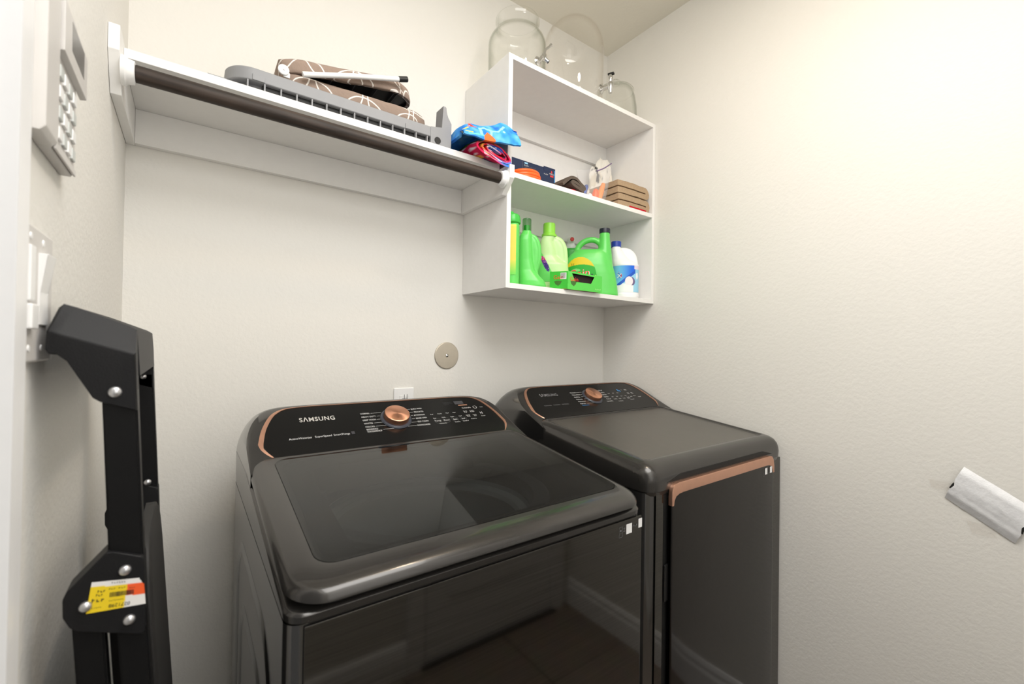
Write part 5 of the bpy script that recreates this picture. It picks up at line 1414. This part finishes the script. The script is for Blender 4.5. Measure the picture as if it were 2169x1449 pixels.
loft(bm, [capring(low2, LY0_), capring(low, LY0_+0.0025), capring(full, LY0_+0.024), capring(full, LY0_+0.030)])
loft(bm, [capring(low2, LY1_), capring(low, LY1_-0.0025), capring(full, LY1_-0.024), capring(full, LY1_-0.030)])
loft(bm, [capring(topc, LY0_+0.0295), capring(topc, LY1_-0.0295)])
bm.normal_update()
obj('top_cap', bm, M['laddercap'], J, ang=40)
bm = B()
xa = lambda z: 0.0834+(1.3015-z)*0.0405
for y0, y1, z0, z1 in [(-0.640+k*0.0175, -0.640+k*0.0175+(0.011 if k % 2 else 0.013), 1.2585+0.0016*(k % 3), 1.2810-0.0012*k) for k in range(6)]:
    quad(bm, (xa(z0)+0.0006,y0,z0), (xa(z0)+0.0006,y1,z0), (xa(z1)+0.0006,y1,z1), (xa(z1)+0.0006,y0,z1))
obj('printed_mark', bm, M['printgrey'], J, smooth=False)
def rivet(c, d, r=0.0060):
    bm = B(); lathe(bm, [(r,0.0),(r,0.0015),(r*0.8,0.0034),(r*0.4,0.0045),(0.0,0.0047)], c, 24, d); obj('rivet', bm, M['rivet'], J)
# square tubes: near and far, upper part
def stile(y0, y1, x_t, x_b, zt, zb, w):
    bm = B(); loft(bm, [[(x-0.0, y0, z), (x+w, y0, z), (x+w, y1, z), (x, y1, z)] for x, z in ((x_b, zb), (x_t, zt))])
    bmesh.ops.bevel(bm, geom=list(bm.edges), offset=0.002, segments=2, affect='EDGES'); return bm
for y0, y1 in ((LY0_+0.005, LY0_+0.030), (LY1_-0.030, LY1_-0.005)):
    obj('upper_stile', stile(y0, y1, 0.0562, 0.0665, 1.235, 1.020, 0.0300), M['ladder'], J)
    # lower rails to the floor
    obj('front_rail', stile(y0, y1, 0.0722, 0.1445, 0.985, 0.0, 0.0265), M['ladder'], J)
    obj('rear_rail', stile(y0+0.002, y1-0.002, 0.0365, 0.1060, 0.985, 0.0, 0.0255), M['ladder'], J)
gus = [(0.0640,1.0572),(0.0690,1.0560),(0.0940,1.0455),(0.0960,1.0420),(0.0992,0.9620),(0.0980,0.9565),(0.0930,0.9570),(0.0420,0.9785),(0.0362,0.9840),(0.0308,0.9960),(0.0302,1.0150),(0.0330,1.0225)]
for y0, y1 in ((LY0_-0.0005, LY0_+0.034), (LY1_-0.034, LY1_+0.0005)):
    bm = B(); prism(bm, [(x, y0, z) for x, z in gus], (0, y1-y0, 0), 0.0018, 3); obj('side_bracket', bm, M['laddercap'], J)
for x, z in ((0.0800,1.0336),(0.0485,1.0035),(0.0846,0.9772)): rivet((x, LY0_-0.0005, z), (0,-1,0), 0.0056)
rivet((0.0680, LY0_+0.0008, 1.2320), (0,-1,0), 0.0062)
rivet((0.0822, LY1_-0.0345, 1.0560), (0,-1,0), 0.0052); rivet((0.0735, LY1_-0.0305, 1.2300), (0,-1,0), 0.0045)
# folded step panel with rounded top corners, facing the room
bm = B(); n = 90
P0 = lambda y, z, d: (0.0815+0.070*(1.06-z)+d, y, z)
rr = rr_polar((-0.742-0.478)/2, 0.66, -0.742, -0.492, 0.26, 1.042, 0.075, n)
rr2 = rr_polar((-0.742-0.478)/2, 0.66, -0.735, -0.499, 0.267, 1.035, 0.070, n)
loft(bm, [[P0(y, z, 0.002) for y, z in rr], [P0(y, z, 0.013) for y, z in rr], [P0(y, z, 0.0155) for y, z in rr2]])
obj('folded_step', bm, M['tread'], J, ang=40)
for y0, y1 in ((LY0_+0.005, LY0_+0.030), (LY1_-0.030, LY1_-0.005)):
    obj('foot', box(B(), 0.140, 0.176, y0-0.002, y1+0.002, 0.0, 0.03, 0.003), M['black'], J); obj('foot', box(B(), 0.102, 0.1365, y0-0.001, y1+0.001, 0.0, 0.03, 0.003), M['black'], J)
bm = B(); loft(bm, [[(x-0.004, LY0_+0.031, z), (x+0.004, LY0_+0.031, z), (x+0.004, LY1_-0.031, z), (x-0.004, LY1_-0.031, z)] for x, z in ((0.118, 0.25), (0.068, 0.968))])
obj('rear_panel', bm, M['ladder'], J)
# sales label on the bracket
bm = B(); yl = LY0_-0.0009
L4 = [(0.0530,1.0280),(0.0962,1.0208),(0.0985,0.9905),(0.0490,0.9955)]
def lp(s, t, h=0.0):
    a = V((L4[0][0], 0, L4[0][1])).lerp(V((L4[1][0], 0, L4[1][1])), s); b = V((L4[3][0], 0, L4[3][1])).lerp(V((L4[2][0], 0, L4[2][1])), s)
    p = a.lerp(b, t); return (p.x, yl-h, p.z)
g = {}
for i in range(61):
    for j in range(31): g[i,j] = bm.verts.new(lp(i/60, j/30))
for i in range(60):
    for j in range(30):
        if not (i > 54 and j < (i-54)*1.4): bm.faces.new((g[i,j], g[i+1,j], g[i+1,j+1], g[i,j+1]))
bmesh.ops.delete(bm, geom=[v for v in bm.verts if not v.link_faces], context='VERTS')
o = obj('sales_label', bm, M['col_label'], J, smooth=False); o['label'] = 'yellow, orange and white sales label'
def scol(w):
    # label coordinates from the corner points
    t = (1.0280-(w.x-0.053)*0.165-w.z)/0.0318; s = (w.x-0.0530+0.004*t)/0.046
    if t < 0.17: return (232, 230, 228)
    if s < 0.66: return (236, 206, 40)
    if t < 0.58: return (240, 96, 48)
    return (232, 230, 228)
paint(o, scol)
def row(s0, s1, t0, t1, n, r_):
    bm = B()
    for k in range(n):
        a = s0+(s1-s0)*(k+0.12)/n; b = s0+(s1-s0)*(k+0.12+0.62*random.uniform(0.7, 1.2))/n
        quad(bm, lp(a, t0, 0.0004), lp(b, t0, 0.0004), lp(b, t1, 0.0004), lp(a, t1, 0.0004))
    return bm
bm = B()
ux_ = V(lp(1, .5))-V(lp(0, .5)); uu = V((0,-1,0)).cross(ux_)
items = []
# the printed digits run upside down along the lower edge
p = lp(0.73, 0.86, 0.0006); items.append(('0271298', p, -ux_, -(uu if uu.z > 0 else -uu), 0.0052, 'LEFT'))
bm = text_bm(items)
for a_, b_, w_, h_ in ((0.38,0.10,0.28,0.05),(0.14,0.36,0.15,0.09),(0.12,0.48,0.13,0.09),(0.06,0.66,0.24,0.12),(0.34,0.30,0.13,0.05),(0.52,0.30,0.14,0.05),(0.72,0.34,0.12,0.04),(0.36,0.70,0.26,0.04),(0.05,0.86,0.20,0.04)): strokes(bm, lambda a, z: lp(a, -z, 0.0004), a_, -b_, w_, h_)
r_ = row(0.36, 0.80, 0.40, 0.56, 22, 0); me = bpy.data.meshes.new('t'); r_.to_mesh(me); bm.from_mesh(me)
obj('label_print', bm, M['inkdark'], J, smooth=False, recalc=False)
